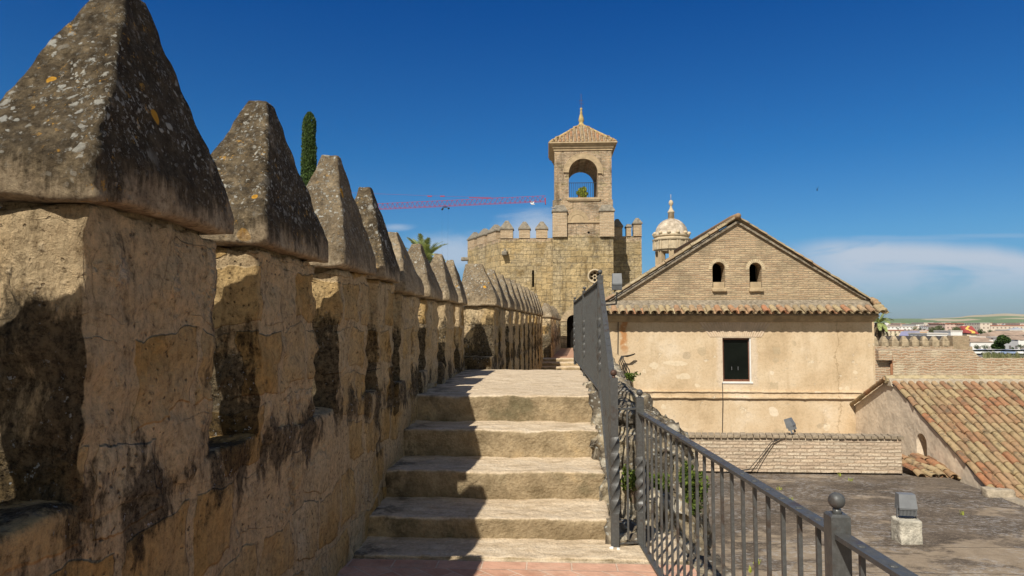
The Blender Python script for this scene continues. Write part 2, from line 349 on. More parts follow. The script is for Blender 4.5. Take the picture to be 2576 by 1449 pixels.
def m_tower():
    n = NT("tower_masonry"); p = n.pos(); x, y, z = n.xyz(p)[:3]
    pd = n.distort(p, 1.6, .08); c = wallcoord(n, pd)
    ash, fa = n.brick(c, (.56, .43, .235), (.47, .345, .175), (.38, .30, .18), .62, .36, .016, .5)
    rub, fr = n.brick(wallcoord(n, n.distort(p, 2.4, .2)), (.54, .435, .27), (.40, .31, .17), (.32, .25, .155), .42, .24, .03, .6)
    ash = n.mix(n.sm(n.noise(p, .55, 4, .6), .46, .54), ash, rub); 
    br, fb = n.brick(c, (.60, .43, .29), (.48, .315, .19), (.57, .47, .33), .30, .085, .022, .4)
    br = n.mix(n.sm(n.noise(n.vm('MULTIPLY', p, (1, 1, 2.2)), 1.15, 5, .65), .55, .6), br, rub)
    zz = n.mth('ADD', z, n.mth('MULTIPLY', n.mth('SUBTRACT', n.noise(p, .8, 3), .5), .8))
    m = n.sm(zz, 5.05, 5.25)
    col = n.mix(m, ash, br); f = n.mth('ADD', n.mth('MULTIPLY', fa, n.mth('SUBTRACT', 1., m)), n.mth('MULTIPLY', fb, m))
    col = n.mix(1., col, n.ramp(n.noise(p, 1.1, 6, .65), [(.3, (.55, .53, .5)), (.48, (1, 1, 1)), (.68, (1.25, 1.2, 1.1))]), 'MULTIPLY')
    col = n.mix(1., col, n.ramp(n.noise(n.vm('MULTIPLY', p, (2.2, 2.2, .4)), 1.1, 7, .7), [(.34, (.5, .48, .45)), (.46, (1, 1, 1)), (.7, (1.12, 1.1, 1.08))]), 'MULTIPLY')
    col = n.mix(n.mth('MULTIPLY', n.sm(n.noise(p, 2.6, 8, .8), .53, .62), .6), col, (.25, .215, .16))
    col = n.mix(1., col, n.ramp(n.noise(p, 7, 8, .82), [(.34, (.55, .55, .55)), (.48, (1, 1, 1)), (.62, (1.2, 1.2, 1.2))]), 'MULTIPLY')
    return n.done(col, .95, n.bump(n.mth('SUBTRACT', n.mth('MULTIPLY', n.noise(p, 5, 9, .78), 1.5), f), .12, 1))

def m_tiles(name, cols, lich=.5):
    n = NT(name); p = n.pos(); a = n.nd("ShaderNodeAttribute", attribute_name="rnd").outputs["Fac"]
    k = len(cols); col = n.ramp(a, [(i/(k-1), c) for i, c in enumerate(cols)])
    col = n.mix(1., col, n.ramp(n.noise(p, 9, 6, .7), [(.28, (.55, .53, .5)), (.5, (1, 1, 1)), (.75, (1.15, 1.12, 1.05))]), 'MULTIPLY')
    col = n.mix(n.mth('MULTIPLY', n.sm(n.noise(p, 5, 6, .75), .52, .64), lich), col, (.13, .105, .07))
    col = n.mix(n.mth('MULTIPLY', n.sm(n.noise(n.vm('ADD', p, (7., 3., 1.)), 6, 5, .7), .63, .7), lich*.6), col, (.42, .37, .24))
    col = n.mix(n.mth('MULTIPLY', n.sm(n.noise(n.vm('ADD', p, (1., 9., 4.)), 4.5, 5, .7), .68, .73), lich), col, (.50, .28, .045))
    return n.done(col, .9, n.bump(n.noise(p, 30, 6, .7), .012, .8))

def m_iron():
    n = NT("painted_iron"); p = n.pos()
    col = n.mix(n.sm(n.noise(p, 9, 5, .7), .52, .68), (.074, .074, .07), (.058, .042, .032))
    col = n.mix(n.sm(n.noise(p, 60, 4, .7), .45, .7), col, n.mix(.4, col, (.13, .13, .125)))
    return n.done(col, n.sm(n.noise(p, 30, 4), .3, .7, .34, .62), n.bump(n.noise(p, 70, 4, .6), .002, .6), metal=.1, spec=.45)
def m_plain(name, c, rough=.8, var=.25, sc=6, metal=0., spec=.3, bump=.0, c2=None):
    n = NT(name); p = n.pos()
    a = tuple(x*(1-var) for x in c); b = tuple(min(1, x*(1+var)) for x in (c2 or c))
    col = n.ramp(n.noise(p, sc, 5, .65), [(.3, a), (.7, b)])
    return n.done(col, rough, n.bump(n.noise(p, sc*4, 4), bump) if bump else None, metal=metal, spec=spec)
def m_leaf(name, a, b, tr=.25):
    n = NT(name); p = n.pos(); r = n.nd("ShaderNodeAttribute", attribute_name="rnd").outputs["Fac"]
    col = n.ramp(n.mth('ADD', n.mth('MULTIPLY', r, .7), n.mth('MULTIPLY', n.noise(p, 1.5, 3), .3)), [(.1, a), (.85, b)])
    m = n.done(col, .6, spec=.25)
    t = n.nd("ShaderNodeBsdfTranslucent", [col]); mx = n.nd("ShaderNodeMixShader", [tr, n.b.outputs[0], t.outputs[0]])
    n.k.new(mx.outputs[0], n.t.nodes["Material Output"].inputs[0])
    return m
def m_terrace():
    n = NT("roofing_felt"); p = n.pos(); x, y, z = n.xyz(p)[:3]
    q = n.vm('MULTIPLY', n.distort(p, 1.3, .3), (1.5, 2.4, 1))
    col = n.ramp(n.noise(p, 1.1, 6, .65), [(.3, (.062, .048, .036)), (.5, (.112, .086, .063)), (.7, (.19, .147, .105))])
    pale = n.sm(n.mth('ADD', n.noise(q, .55, 7, .68), n.sm(y, 7.5, 13, .15, -.06)), .50, .60)
    col = n.mix(n.mth('MULTIPLY', pale, .6), col, n.ramp(n.noise(p, 6, 5), [(.3, (.33, .25, .165)), (.7, (.46, .36, .25))]))
    wh = n.mth('MULTIPLY', n.sm(n.noise(q, 6, 8, .8), .50, .58), n.sm(n.noise(q, .6, 5), .42, .54))
    col = n.mix(n.mth('MULTIPLY', wh, .4), col, (.46, .44, .42))
    sp = n.sm(n.noise(n.vm('MULTIPLY', p, (1, 2, 1)), 22, 5, .75), .53, .6); col = n.mix(n.mth('MULTIPLY', sp, .5), col, (.34, .27, .20))
    seam = n.sm(n.mth('ABSOLUTE', n.mth('SUBTRACT', n.mth('FRACT', n.mth('ADD', n.mth('MULTIPLY', y, .9), n.mth('MULTIPLY', n.noise(p, 1.2, 3), .25))), .5)), .006, .02, 1, 0)
    col = n.mix(n.mth('MULTIPLY', seam, .2), col, (.05, .04, .03))
    return n.done(col, .9, n.bump(n.mth('ADD', n.noise(p, 30, 6, .7), seam), .02, .8))
def m_city(name, wall, win=(.12, .10, .09), px=3.2, pz=3.0, fx=.38, fz=.42):
    n = NT(name); p = n.pos(); x, y, z = n.xyz(p)[:3]
    u = n.mth('FRACT', n.mth('DIVIDE', n.mth('ADD', x, y), px)); w = n.mth('FRACT', n.mth('DIVIDE', n.mth('ADD', z, 18.), pz))
    nz = n.mth('ABSOLUTE', n.nrm()[2])
    m = n.mth('MULTIPLY', n.mth('MULTIPLY', n.mth('LESS_THAN', n.mth('ABSOLUTE', n.mth('SUBTRACT', u, .5)), fx/2), n.mth('LESS_THAN', n.mth('ABSOLUTE', n.mth('SUBTRACT', w, .5)), fz/2)), n.mth('LESS_THAN', nz, .5))
    col = n.mix(n.noise(p, .3, 3), tuple(c*.85 for c in wall), tuple(min(1, c*1.1) for c in wall))
    return n.done(n.mix(m, col, win), .8)

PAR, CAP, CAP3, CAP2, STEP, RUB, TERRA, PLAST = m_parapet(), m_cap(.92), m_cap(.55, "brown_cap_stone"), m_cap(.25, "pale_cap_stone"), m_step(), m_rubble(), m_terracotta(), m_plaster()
GAB = m_brick("gable_brick", (.60, .46, .29), (.48, .325, .20), (.42, .33, .225), .30, .064, .016, .55, (.27, .215, .14))
LOWB = m_brick("whitened_brick", (.70, .58, .44), (.58, .44, .32), (.50, .38, .27), .29, .075, .014, .15)
FARB = m_brick("old_wall_brick", (.56, .40, .27), (.42, .25, .15), (.52, .42, .30), .46, .14, .035, .55, (.40, .31, .20), (.60, .50, .35), .09)
TOW = m_tower()
TURB = m_brick("battlement_brick", (.58, .42, .27), (.46, .31, .19), (.56, .46, .32), .3, .085, .02, .35)
TILE = m_tiles("clay_tiles", [(.36, .265, .14), (.40, .30, .165), (.33, .19, .10), (.37, .275, .15), (.27, .165, .095), (.37, .17, .085), (.39, .31, .18), (.30, .14, .075), (.42, .31, .17), (.34, .21, .115)], .75)
TILE2 = m_tiles("mossy_tiles", [(.30, .19, .105), (.38, .27, .15), (.32, .20, .11), (.42, .22, .115), (.35, .28, .16), (.24, .16, .10)], .55)
TILEO = m_tiles("eave_tiles", [(.34, .27, .16), (.42, .32, .18), (.29, .22, .135), (.42, .19, .10), (.36, .28, .165), (.38, .21, .115), (.43, .35, .215)], .8)
VOUS = m_plain("vent_voussoir", (.56, .45, .29), .93, .3, 9, bump=.01)
MORT = m_plain("lime_mortar", (.40, .33, .24), .95, .35, 7, bump=.03)
TILEV = m_tiles("weathered_verge_tiles", [(.38, .30, .18), (.33, .26, .155), (.36, .23, .14), (.42, .34, .21), (.29, .22, .14)], .6)
MORT2 = m_plain("lichened_mortar", (.31, .255, .185), .95, .55, 11, bump=.05)
CONC = m_plain("concrete_pad", (.46, .42, .34), .95, .4, 9, bump=.02)
PALE = m_plain("pale_limestone", (.52, .42, .28), .9, .28, 3.5, bump=.01)
CORN = m_plain("cornice_stone", (.44, .33, .20), .9, .25, 4, bump=.01)
DOME = m_plain("dome_lime", (.38, .295, .20), .9, .4, 2.6, c2=(.52, .44, .34), bump=.03)
GREYCAP = m_plain("grey_cap_stone", (.23, .20, .155), .95, .45, 6, bump=.03)
IRON = m_iron()
RUST = m_plain("rusty_iron", (.12, .07, .05), .6, .4, 20, metal=.3)
GREY = m_plain("grey_lamp_housing", (.20, .205, .21), .5, .12, 10, metal=.2)
LAMPGL = m_plain("lamp_glass", (.42, .45, .48), .15, .1, 4, spec=.6)
CABLE = m_plain("black_cable", (.03, .028, .026), .6)
DARK = m_plain("dark_interior", (.008, .006, .004), .95)  # near-black colour stands in for unlit depth in the openings
WOOD = m_plain("red_brown_wood", (.17, .07, .04), .6, .3, 12)
WHITE = m_plain("white_paint", (.78, .76, .72), .7, .06)
CRED = m_plain("crane_red", (.33, .035, .045), .6, .1)
GLASS = m_plain("dark_glass", (.006, .008, .006), .08, .3, 3, spec=.12)
WOODL = m_plain("trunk_bark", (.14, .10, .065), .9, .3, 8)
CYP = m_leaf("cypress_foliage", (.014, .032, .008), (.095, .155, .035), .1)
BUSH = m_leaf("bush_foliage", (.03, .06, .010), (.17, .22, .035))
FERN = m_leaf("bright_herb", (.26, .33, .03), (.55, .58, .09))
PALM = m_leaf("palm_fronds", (.16, .21, .06), (.48, .52, .2))
PALMD = m_leaf("dry_fronds", (.14, .10, .06), (.27, .20, .12))
TREE = m_leaf("tree_foliage", (.022, .045, .010), (.085, .14, .03))
TREE2 = m_leaf("pale_tree_foliage", (.10, .12, .05), (.22, .24, .12))
WEED = m_leaf("dry_weeds", (.10, .13, .04), (.32, .31, .16))
TERR = m_terrace()
FEATH = m_plain("white_feathers", (.7, .7, .7), .7, .1)
FEATHD = m_plain("grey_feathers", (.10, .105, .12), .7, .3, 30)
FEATHB = m_plain("black_feathers", (.012, .011, .012), .7, .2)

# ------------------------------------------------------------------ light and sky
SUN = V((-.425, -1.0, 1.15)).normalized()
sd = bpy.data.lights.new("sun", 'SUN'); so = bpy.data.objects.new("sun", sd); COL.objects.link(so)
sd.energy = 5.0; sd.angle = R(.5); sd.color = (1, .95, .85)
so.rotation_euler = SUN.to_track_quat('Z', 'Y').to_euler()
w = bpy.data.worlds.new("World"); S.world = w; w.use_nodes = True
n = NT(w, True); bg = w.node_tree.nodes["Background"]
sky = n.nd("ShaderNodeTexSky", sky_type='NISHITA'); sky.sun_disc = False
sky.sun_elevation = math.asin(SUN.z); sky.sun_rotation = math.atan2(SUN.x, SUN.y)
sky.altitude = 100; sky.air_density = 1.0; sky.dust_density = .6; sky.ozone_density = 2.5
d = n.nd("ShaderNodeTexCoord").outputs["Generated"]; x, y, z = n.xyz(d)[:3]
ys = n.mth('MAXIMUM', y, .05); az = n.mth('DIVIDE', x, ys); el = n.mth('DIVIDE', z, ys)
skyc = n.mix(n.sm(y, -.35, .3), n.mix(n.mth('MULTIPLY', n.sm(x, .05, .5), n.sm(y, .25, -.1)), n.mix(1., sky.outputs[0], (.62, .58, .52), 'MULTIPLY'), n.mix(1., sky.outputs[0], (1.75, 1.35, .95), 'MULTIPLY')), n.mix(1., sky.outputs[0], n.ramp(z, [(.0, (.44, .60, .84)), (.127, (.28, .64, .92)), (.237, (.125, .54, .92)), (.43, (.02, .39, .90))]), 'MULTIPLY'))  # unseen sky right-rear brightened warm as added fill for inner walls; other rear dimmed
cv = n.vec(n.mth('MULTIPLY', az, 2.2), n.mth('MULTIPLY', el, 9.), 0.)
wis = n.noise(cv, 2.4, 8, .62, .6)
def blob(a, e, ra, re, amt):
    q = n.mth('SQRT', n.mth('ADD', n.mth('POWER', n.mth('DIVIDE', n.mth('SUBTRACT', az, a), ra), 2.), n.mth('POWER', n.mth('DIVIDE', n.mth('SUBTRACT', el, e), re), 2.)))
    q = n.mth('ADD', q, n.mth('MULTIPLY', n.mth('SUBTRACT', wis, .5), 1.6))
    return n.sm(q, .1, 1.15, amt, 0.)
tp = n.mth('ADD', n.mth('SUBTRACT', .129, n.mth('MULTIPLY', n.mth('POWER', n.mth('ABSOLUTE', n.mth('SUBTRACT', az, .45)), 2.), .36)), n.mth('MULTIPLY', n.mth('SUBTRACT', n.noise(n.vec(n.mth('MULTIPLY', az, 9.), 0., 0.), 1., 4), .5), .016))
cl = n.mth('MULTIPLY', n.mth('MULTIPLY', n.sm(n.mth('SUBTRACT', tp, el), -.003, .022), n.sm(el, .015, .10)), n.mth('MULTIPLY', n.sm(az, .30, .44), n.sm(n.mth('ADD', wis, n.mth('MULTIPLY', el, 1.2)), .40, .62, .28, 1.)))
for a in ( (-.145, .110, .095, .036, .75), (-.02, .14, .06, .04, .85), (-.225, .147, .03, .007, .5), (.5, .125, .14, .006, .25), (.63, .128, .12, .004, .2)):
    cl = n.mth('MAXIMUM', cl, blob(*a))
cl = n.mth('MULTIPLY', cl, n.mth('GREATER_THAN', y, .05))
skyc = n.mix(cl, skyc, (5.2, 6.1, 7.3))
n.k.new(skyc, bg.inputs[0]); bg.inputs[1].default_value = .085
S.view_settings.view_transform = 'Standard'; S.view_settings.look = 'None'; S.view_settings.exposure = .14
S.view_settings.gamma = 1
try: S.view_settings.use_curve_mapping = False
except Exception: pass
S.cycles.max_bounces = 6; S.cycles.use_adaptive_sampling = True

# ------------------------------------------------------------------ near wall with its merlons
def leafcloud(mb, pts, size, flat=.0):
    for p in pts:
        p = V(p); s_ = size*random.uniform(.6, 1.35)
        u = V((random.gauss(0, 1), random.gauss(0, 1), random.gauss(0, 1))).normalized()
        a = V((random.gauss(0, 1), random.gauss(0, 1), random.gauss(0, 1))).normalized(); v = u.cross(a).normalized()
        mb.cur = random.random()
        mb.add([p-u*s_*.5, p+v*s_*.28, p+u*s_*.5, p-v*s_*.28], [(0, 1, 2, 3)])

# wall frames: P(s, t, z): s along the wall, t outwards (left) from its inner face
def frame(ax, ay, bx_, by_):
    d = V((bx_-ax, by_-ay, 0)); L = d.length; d /= L; o = V((-d.y, d.x, 0))
    return (lambda s, t, z: V((ax, ay, 0))+d*s+o*t+V((0, 0, z))), L
def sbox(P, s0, s1, t0, t1, z0, z1):      # stone corners; x right -> t inverted
    return [P(s, t, z) for z in (z0, z1) for s in (s0, s1) for t in (t1, t0)]
def merlon(P, wall, s0, s1, th, z0, zc, za, res, capmat, seed, top=(.07, .06), over=.06, ridge=0., lip=.14):
    j = random.uniform
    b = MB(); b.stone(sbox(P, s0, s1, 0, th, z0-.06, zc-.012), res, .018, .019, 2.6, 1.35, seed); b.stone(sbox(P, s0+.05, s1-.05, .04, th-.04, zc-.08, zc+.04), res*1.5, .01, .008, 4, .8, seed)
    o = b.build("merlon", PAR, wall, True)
    c = MB(); sm_, tm = (s0+s1)/2+j(-.02, .02), th/2+j(-.01, .01)
    S0, S1, T0, T1 = s0-over*.9, s1+over*.9, -over, th+over
    lip *= .85; zl = zc+lip
    k = .022      # slightly battered lip, then the steep pyramid
    lo = [P(s, t, zc) for s in (S0, S1) for t in (T1, T0)]
    mid = [P(s, t, zl) for s in (S0+k*.3, S1-k*.3) for t in (T1-k*.6, T0+k*.6)]
    tp = [P(s, t, za) for s in (sm_-top[0], sm_+top[0]) for t in (tm+top[1]+ridge, tm-top[1])]
    c.stone(lo+tp, res, .014, .010, 2.8, 1.1, seed+5, mid=mid)
    c.build("cap", capmat, o, True)
    return o

PA, LA = frame(-1.36, 0, -1.36, 11.3)
wallA = thing("parapet_wall", "tall rough stone parapet with big pointed merlons rising beside the stone stairs on the left", "parapet", (-1.54, 5.5, -1.6))
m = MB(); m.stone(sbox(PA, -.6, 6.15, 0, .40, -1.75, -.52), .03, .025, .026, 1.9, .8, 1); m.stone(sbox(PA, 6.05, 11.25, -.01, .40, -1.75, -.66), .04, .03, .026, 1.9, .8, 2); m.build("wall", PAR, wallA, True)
m = MB(); m.box(-2.3, -1.40, -1.0, 11.25, -18, -1.72); m.build("base", PAR, wallA)
for i, (a, b, zc, za) in enumerate([(.62, 1.42, .38, 1.17), (1.94, 2.72, .375, 1.20), (3.13, 3.94, .375, 1.195), (4.37, 5.09, .38, 1.20), (5.43, 5.94, .38, 1.175),
                                    (6.26, 7.10, .31, .93), (7.54, 8.37, .315, .96), (8.98, 9.92, .33, 1.0), (10.38, 11.0, .34, 1.04)]):
    tp = (.052, .052) if i < 4 else (.05, .05)
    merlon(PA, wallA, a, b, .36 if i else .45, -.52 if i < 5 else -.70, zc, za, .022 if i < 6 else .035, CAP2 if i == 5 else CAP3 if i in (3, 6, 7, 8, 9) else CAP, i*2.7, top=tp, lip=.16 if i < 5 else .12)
# low blocks standing in the crenels by the landing
for i, y0 in enumerate((5.98, 7.14, 8.42)):
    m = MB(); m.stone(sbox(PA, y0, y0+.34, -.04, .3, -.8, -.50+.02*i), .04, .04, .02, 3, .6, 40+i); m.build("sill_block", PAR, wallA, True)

PB, LB = frame(-.95, 11.2, -.20, 26.3)
wallB = thing("parapet_wall", "middle run of stone parapet with a dense row of merlons starting past the landing", "parapet", (-.8, 18, -1.6))
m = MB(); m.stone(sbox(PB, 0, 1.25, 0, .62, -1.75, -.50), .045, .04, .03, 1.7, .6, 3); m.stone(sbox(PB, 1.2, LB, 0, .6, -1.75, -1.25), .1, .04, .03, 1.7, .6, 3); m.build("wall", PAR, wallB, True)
m = MB(); m.hexa(sbox(PB, .1, LB-.1, .06, .9, -18, -1.72)); m.build("base", PAR, wallB)
merlon(PB, wallB, .42, 1.0, .56, -.50, .34, 1.09, .035, CAP3, 61, top=(.05, .04), ridge=.22)
st = (LB-1.45)/10
for k in range(10):
    s0 = 1.42+k*st
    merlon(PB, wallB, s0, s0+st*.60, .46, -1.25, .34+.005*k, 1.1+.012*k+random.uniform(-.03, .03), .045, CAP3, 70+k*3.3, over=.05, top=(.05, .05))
PC, LC = frame(.10, 26.9, .70, 38.8)
wallC = thing("parapet_wall", "farthest short run of stone parapet ending at the tower door", "parapet", (.3, 32, -1.3))
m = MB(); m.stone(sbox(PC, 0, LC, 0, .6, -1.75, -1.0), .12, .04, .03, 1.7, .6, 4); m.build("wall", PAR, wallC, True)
m = MB(); m.hexa(sbox(PC, .1, LC-.1, .06, .9, -18, -1.72)); m.build("base", PAR, wallC)
for k in range(8):
    s0 = .1+k*1.46
    merlon(PC, wallC, s0, s0+.86, .5, -1.0, .32, .95+random.uniform(-.03, .03), .09, CAP3, 110+k*2.1, over=.05, top=(.05, .05))

# ------------------------------------------------------------------ walkway, stairs, platform
m = MB(); m.box(-1.7, .96, -3, 4.73, -2.2, -1.60); tag(m.build("pavement", TERRA), kind="structure")
m = MB(); m.box(-1.38, .93, 4.73, 5.4, -2.2, -1.604)
m.stone(bx(-1.5, .95, 4.79, 5.40, -1.80, -1.592), .03, .008, .010, 3, .6, 12); o = m.build("stone_path", STEP, None, True); tag(o, kind="structure")
stairs = thing("stone_stairs", "four worn sandstone steps climbing from the red tiles to the pale landing", "stairs", (-.5, 6, -1.6))
fr = [5.235, 5.815, 6.45, 7.02]; tz = [-1.441, -1.214, -.964, -.712]
for i in range(4):
    y1 = fr[i+1]+.25 if i < 3 else 7.6
    z0 = -1.75 if i == 0 else tz[i-1]-.12
    m = MB(); cuts = [-1.55]+[[], [], [], []][i]+[.47]
    for q, (xa, xb) in enumerate(zip(cuts, cuts[1:])):
        m.stone(bx(xa+.001, xb-.001, fr[i]-.02+random.uniform(-.01, .01), y1, z0, tz[i]+random.uniform(-.008, .004)), .022, .034, .013, 2.0, .7, 20+i*3+q*.7)
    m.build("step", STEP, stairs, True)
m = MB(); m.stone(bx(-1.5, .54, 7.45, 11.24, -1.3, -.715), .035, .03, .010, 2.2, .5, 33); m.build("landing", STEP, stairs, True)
m = MB(); m.box(-1.2, .62, 7.5, 11.1, -3.4, -1.25); m.build("core", RUB, stairs)
m = MB(); m.box(-1.1, .9, 11.15, 25.4, -2.1, -1.6); tag(m.build("path", STEP), kind="structure")
far = thing("stone_stairs", "low pale steps at the far end of the walkway below the tower", "stairs", (.3, 25.5, -1.6))
for a, b, t in ((25.0, 25.7, -1.48), (25.6, 26.35, -1.36), (26.25, 27.0, -1.245)):
    m = MB(); m.stone(bx(-.3, 1.25, a, b, -1.8, t), .08, .03, .01, 3, .5, a); m.build("step", STEP, far, True)
m = MB(); m.box(.0, 1.9, 26.9, 39.0, -2.0, -1.25); tag(m.build("terracotta_path", m_plain("terracotta_far", (.44, .25, .16), .85, .2, 3)), kind="structure")
m = MB(); m.box(.3, 1.7, 11.2, 39, -18, -2.05); m.build("walkway_base", RUB); tag(bpy.data.objects["walkway_base"], kind="structure")

# broken masonry beside the stairs
rub = thing("ruined_wall", "crumbling stepped rubble masonry outside the stair railing", "ruined wall", (1.1, 6.5, -3.2))
for i, (x1, y0, y1, zt, zr) in enumerate([(1.22, 5.05, 5.95, -1.50, -1.72), (1.26, 5.75, 6.6, -1.27, -1.50), (1.34, 6.3, 7.2, -.96, -1.18), (1.52, 6.9, 8.4, -.68, -1.12)]):
    m = MB(); c = bx(.44, x1, y0, y1, -3.3, zt); c[5] = (x1-.1, y0, zr); c[7] = (x1-.1, y1, zr)
    c[1] = (x1+.25, y0, -3.3); c[3] = (x1+.25, y1, -3.3)
    m.stone(c, .035, .07, .075, 2.4, .95, 50+i); m.build("rubble_course", RUB, rub, True)
m = MB(); c = bx(.56, 1.5, 8.2, 12.5, -3.3, -.70); c[5] = (1.25, 8.2, -.85); c[7] = (1.1, 12.5, -.85)
m.stone(c, .07, .12, .08, 1.7, .8, 58); m.build("rubble_course", RUB, rub, True)
m = MB(); m.stone(bx(.6, 1.25, 3.6, 5.2, -3.3, -1.68), .06, .06, .04, 2, .8, 59); m.build("rubble_course", RUB, rub, True)
m = MB(); c = bx(.95, 1.95, 12.3, 19.9, -3.3, -.55); c[5] = (1.4, 12.3, -1.0); c[4] = (.95, 12.3, -.85); c[7] = (1.75, 19.9, -.7)
m.stone(c, .09, .12, .09, 1.5, .8, 61); m.build("rubble_course", RUB, rub, True)
def bush(name, label, cat, c, r, n_, mat, size, group=None):
    t = thing(name, label, cat, (c[0], c[1], c[2]-r[2]), group)
    mb = MB(); pts = []
    lobes = [(V((random.uniform(-.6, .6)*r[0], random.uniform(-.6, .6)*r[1], random.uniform(-.6, .7)*r[2])), random.uniform(.3, .55)) for _ in range(9)]
    for _ in range(n_):
        l, k = random.choice(lobes); q = V((random.gauss(0, 1), random.gauss(0, 1), random.gauss(0, 1))).normalized()*random.uniform(.6, 1)*k
        pts.append(V(c)+l+V((q.x*r[0], q.y*r[1], q.z*r[2])))
    leafcloud(mb, pts, size); mb.build("foliage", mat, t, attr=True)
    s_ = MB()
    for _ in range(5):
        l, k = random.choice(lobes); s_.tube([V(c)-V((0, 0, r[2])), V(c)+l*.5, V(c)+l*.95], [.012, .008, .004], 5)
    s_.build("stem", WOODL, t)
    return t
c_ = at(1738, 1226, 6.4)
bush("bush", "bright green leafy bush hanging on the outer edge of the rubble masonry", "bush", (c_.x, 6.4, c_.z), (.15, .26, .24), 2600, BUSH, .035)
c_ = at(1592, 1215, 5.75)
bush("bush", "dark green bush wedged between the stair railing post and the rubble", "bush", (c_.x, 5.7, c_.z), (.10, .14, .15), 900, BUSH, .03)
c_ = at(1650, 1235, 6.2)
bush("bush", "green bush half hidden behind the near railing bars on the rubble", "bush", (c_.x, 6.2, c_.z), (.16, .16, .17), 1300, BUSH, .033)
bush("small_plant", "small green plant rooted above the rubble below the plastered facade", "plant", (at(1592, 965, 14).x, 14, -1.02), (.17, .15, .10), 200, BUSH, .06)

# ------------------------------------------------------------------ iron railings
def twistbar(mb, p, h, w, z0, z1, turns=2.2):
    n_ = 150; p = V(p)
    for i in range(n_+1):
        z = h*i/n_; k = min(1, max(0, (z-z0)/(z1-z0))); a = R(45)+k*turns*math.pi
        for q in range(4): mb.v.append(p+V((math.cos(a+q*math.pi/2)*w*.707, math.sin(a+q*math.pi/2)*w*.707, z)))
    b = len(mb.v)-4*(n_+1)
    for i in range(n_):
        for q in range(4): mb.f.append([b+i*4+q, b+i*4+(q+1) % 4, b+i*4+4+(q+1) % 4, b+i*4+4+q]); mb.a.append(0)
    mb.f.append([b+3, b+2, b+1, b]); mb.f.append([b+n_*4+q for q in range(4)]); mb.a += [0, 0]
def post(root, x, y, z0, ztop, w=.056, rb=.024, twist=True):
    mb = MB(); h = ztop-2*rb-.012-z0
    if twist: twistbar(mb, (x, y, z0), h, w, .25, h-.42, 2.5)
    else: mb.box(x-w/2, x+w/2, y-w/2, y+w/2, z0, z0+h-.006); mb.frus(x-w/2, x+w/2, y-w/2, y+w/2, z0+h-.006, x-w/2+.006, x+w/2-.006, y-w/2+.006, y+w/2-.006, z0+h)
    o = mb.build("post", IRON, root)
    f = MB(); f.lathe((x, y, z0+h-.002), [(.016, 0), (.012, .008), (.012, .014)], 12); f.ball((x, y, z0+h+rb+.012), rb, 20); f.build("finial", RUST if ztop < 0 and x < .6 else IRON, o, True)
def rail(root, p, q, n_bars, foot, w=.045, bw=.0138, rivet=True, name="handrail"):
    p, q = V(p), V(q); d = q-p
    mb = MB(); mb.obox(p, d, w, .014)
    fp = [V((p.x, p.y, foot[0])), V((q.x, q.y, foot[1]))]
    bars = []
    for i in range(n_bars):
        k = (i+.7)/(n_bars+.4); a = p+d*k; b = fp[0]+(fp[1]-fp[0])*k; bars.append((a, b))
        if rivet:
            u = V((0, 0, 1)); mb.lathe(a+V((0, 0, .0055)), [(.013, 0), (.011, .004), (.004, .006)], 10)
    o = mb.build(name, IRON, root)
    mb = MB(); mb.obox(fp[0]+V((0, 0, .01)), fp[1]-fp[0], .04, .012); mb.build("bottom_rail", IRON, root)
    for a, b in bars:
        mb = MB(); mb.box(b.x-bw/2, b.x+bw/2, b.y-bw/2, b.y+bw/2, b.z+.016, a.z-.007); mb.build("baluster", IRON, root)
sr = thing("railing", "tall grey iron railing climbing the right side of the steps to the walkway", "railing", (.49, 5.05, -1.6))
post(sr, .475, 5.05, -1.6, -.318); post(sr, .525, 6.93, -.72, .57); post(sr, .522, 9.9, -.71, .57); post(sr, .517, 13.4, -.75, .567)
rail(sr, (.475, 5.08, -.43), (.525, 6.90, .45), 15, (-1.50, -.66))
rail(sr, (.525, 6.96, .46), (.522, 9.87, .46), 25, (-.66, -.66))
rail(sr, (.522, 9.93, .46), (.517, 13.37, .455), 28, (-.66, -.66))
nr = thing("railing", "grey iron railing along the near platform edge above the flat roof", "railing", (.75, 3.5, -1.6))
A_, B_, C_ = V((.668, 5.10, 0)), V((.850, 2.10, 0)), V((1.04, -.95, 0))
post(nr, A_.x, A_.y, -1.6, -.465); post(nr, B_.x, B_.y, -1.6, -.492, twist=False); post(nr, C_.x, C_.y, -1.6, -.49, twist=False)
dd = (B_-A_).normalized()*.03
rail(nr, A_+dd+V((0, 0, -.632)), B_-dd+V((0, 0, -.612)), 21, (-1.585, -1.585))
rail(nr, B_+dd+V((0, 0, -.612)), C_-dd+V((0, 0, -.61)), 19, (-1.585, -1.585))
rail(nr, (.505, 5.06, -.605), (.64, 5.09, -.605), 1, (-1.575, -1.575), .02, rivet=False, name="cross_rail")
sc_ = MB(); 
for a, b in (((.445, 5.0), .017), ((.49, 4.985), .011)): sc_.stone(bx(a[0]-b, a[0]+b, a[1]-b, a[1]+b, -1.592, -1.59+b), .006, .01, .009, 20, .8, b*100)
tag(sc_.build("paper_scrap", WHITE, None, True), "crumpled white paper scraps lying at the foot of the stair railing", "litter")

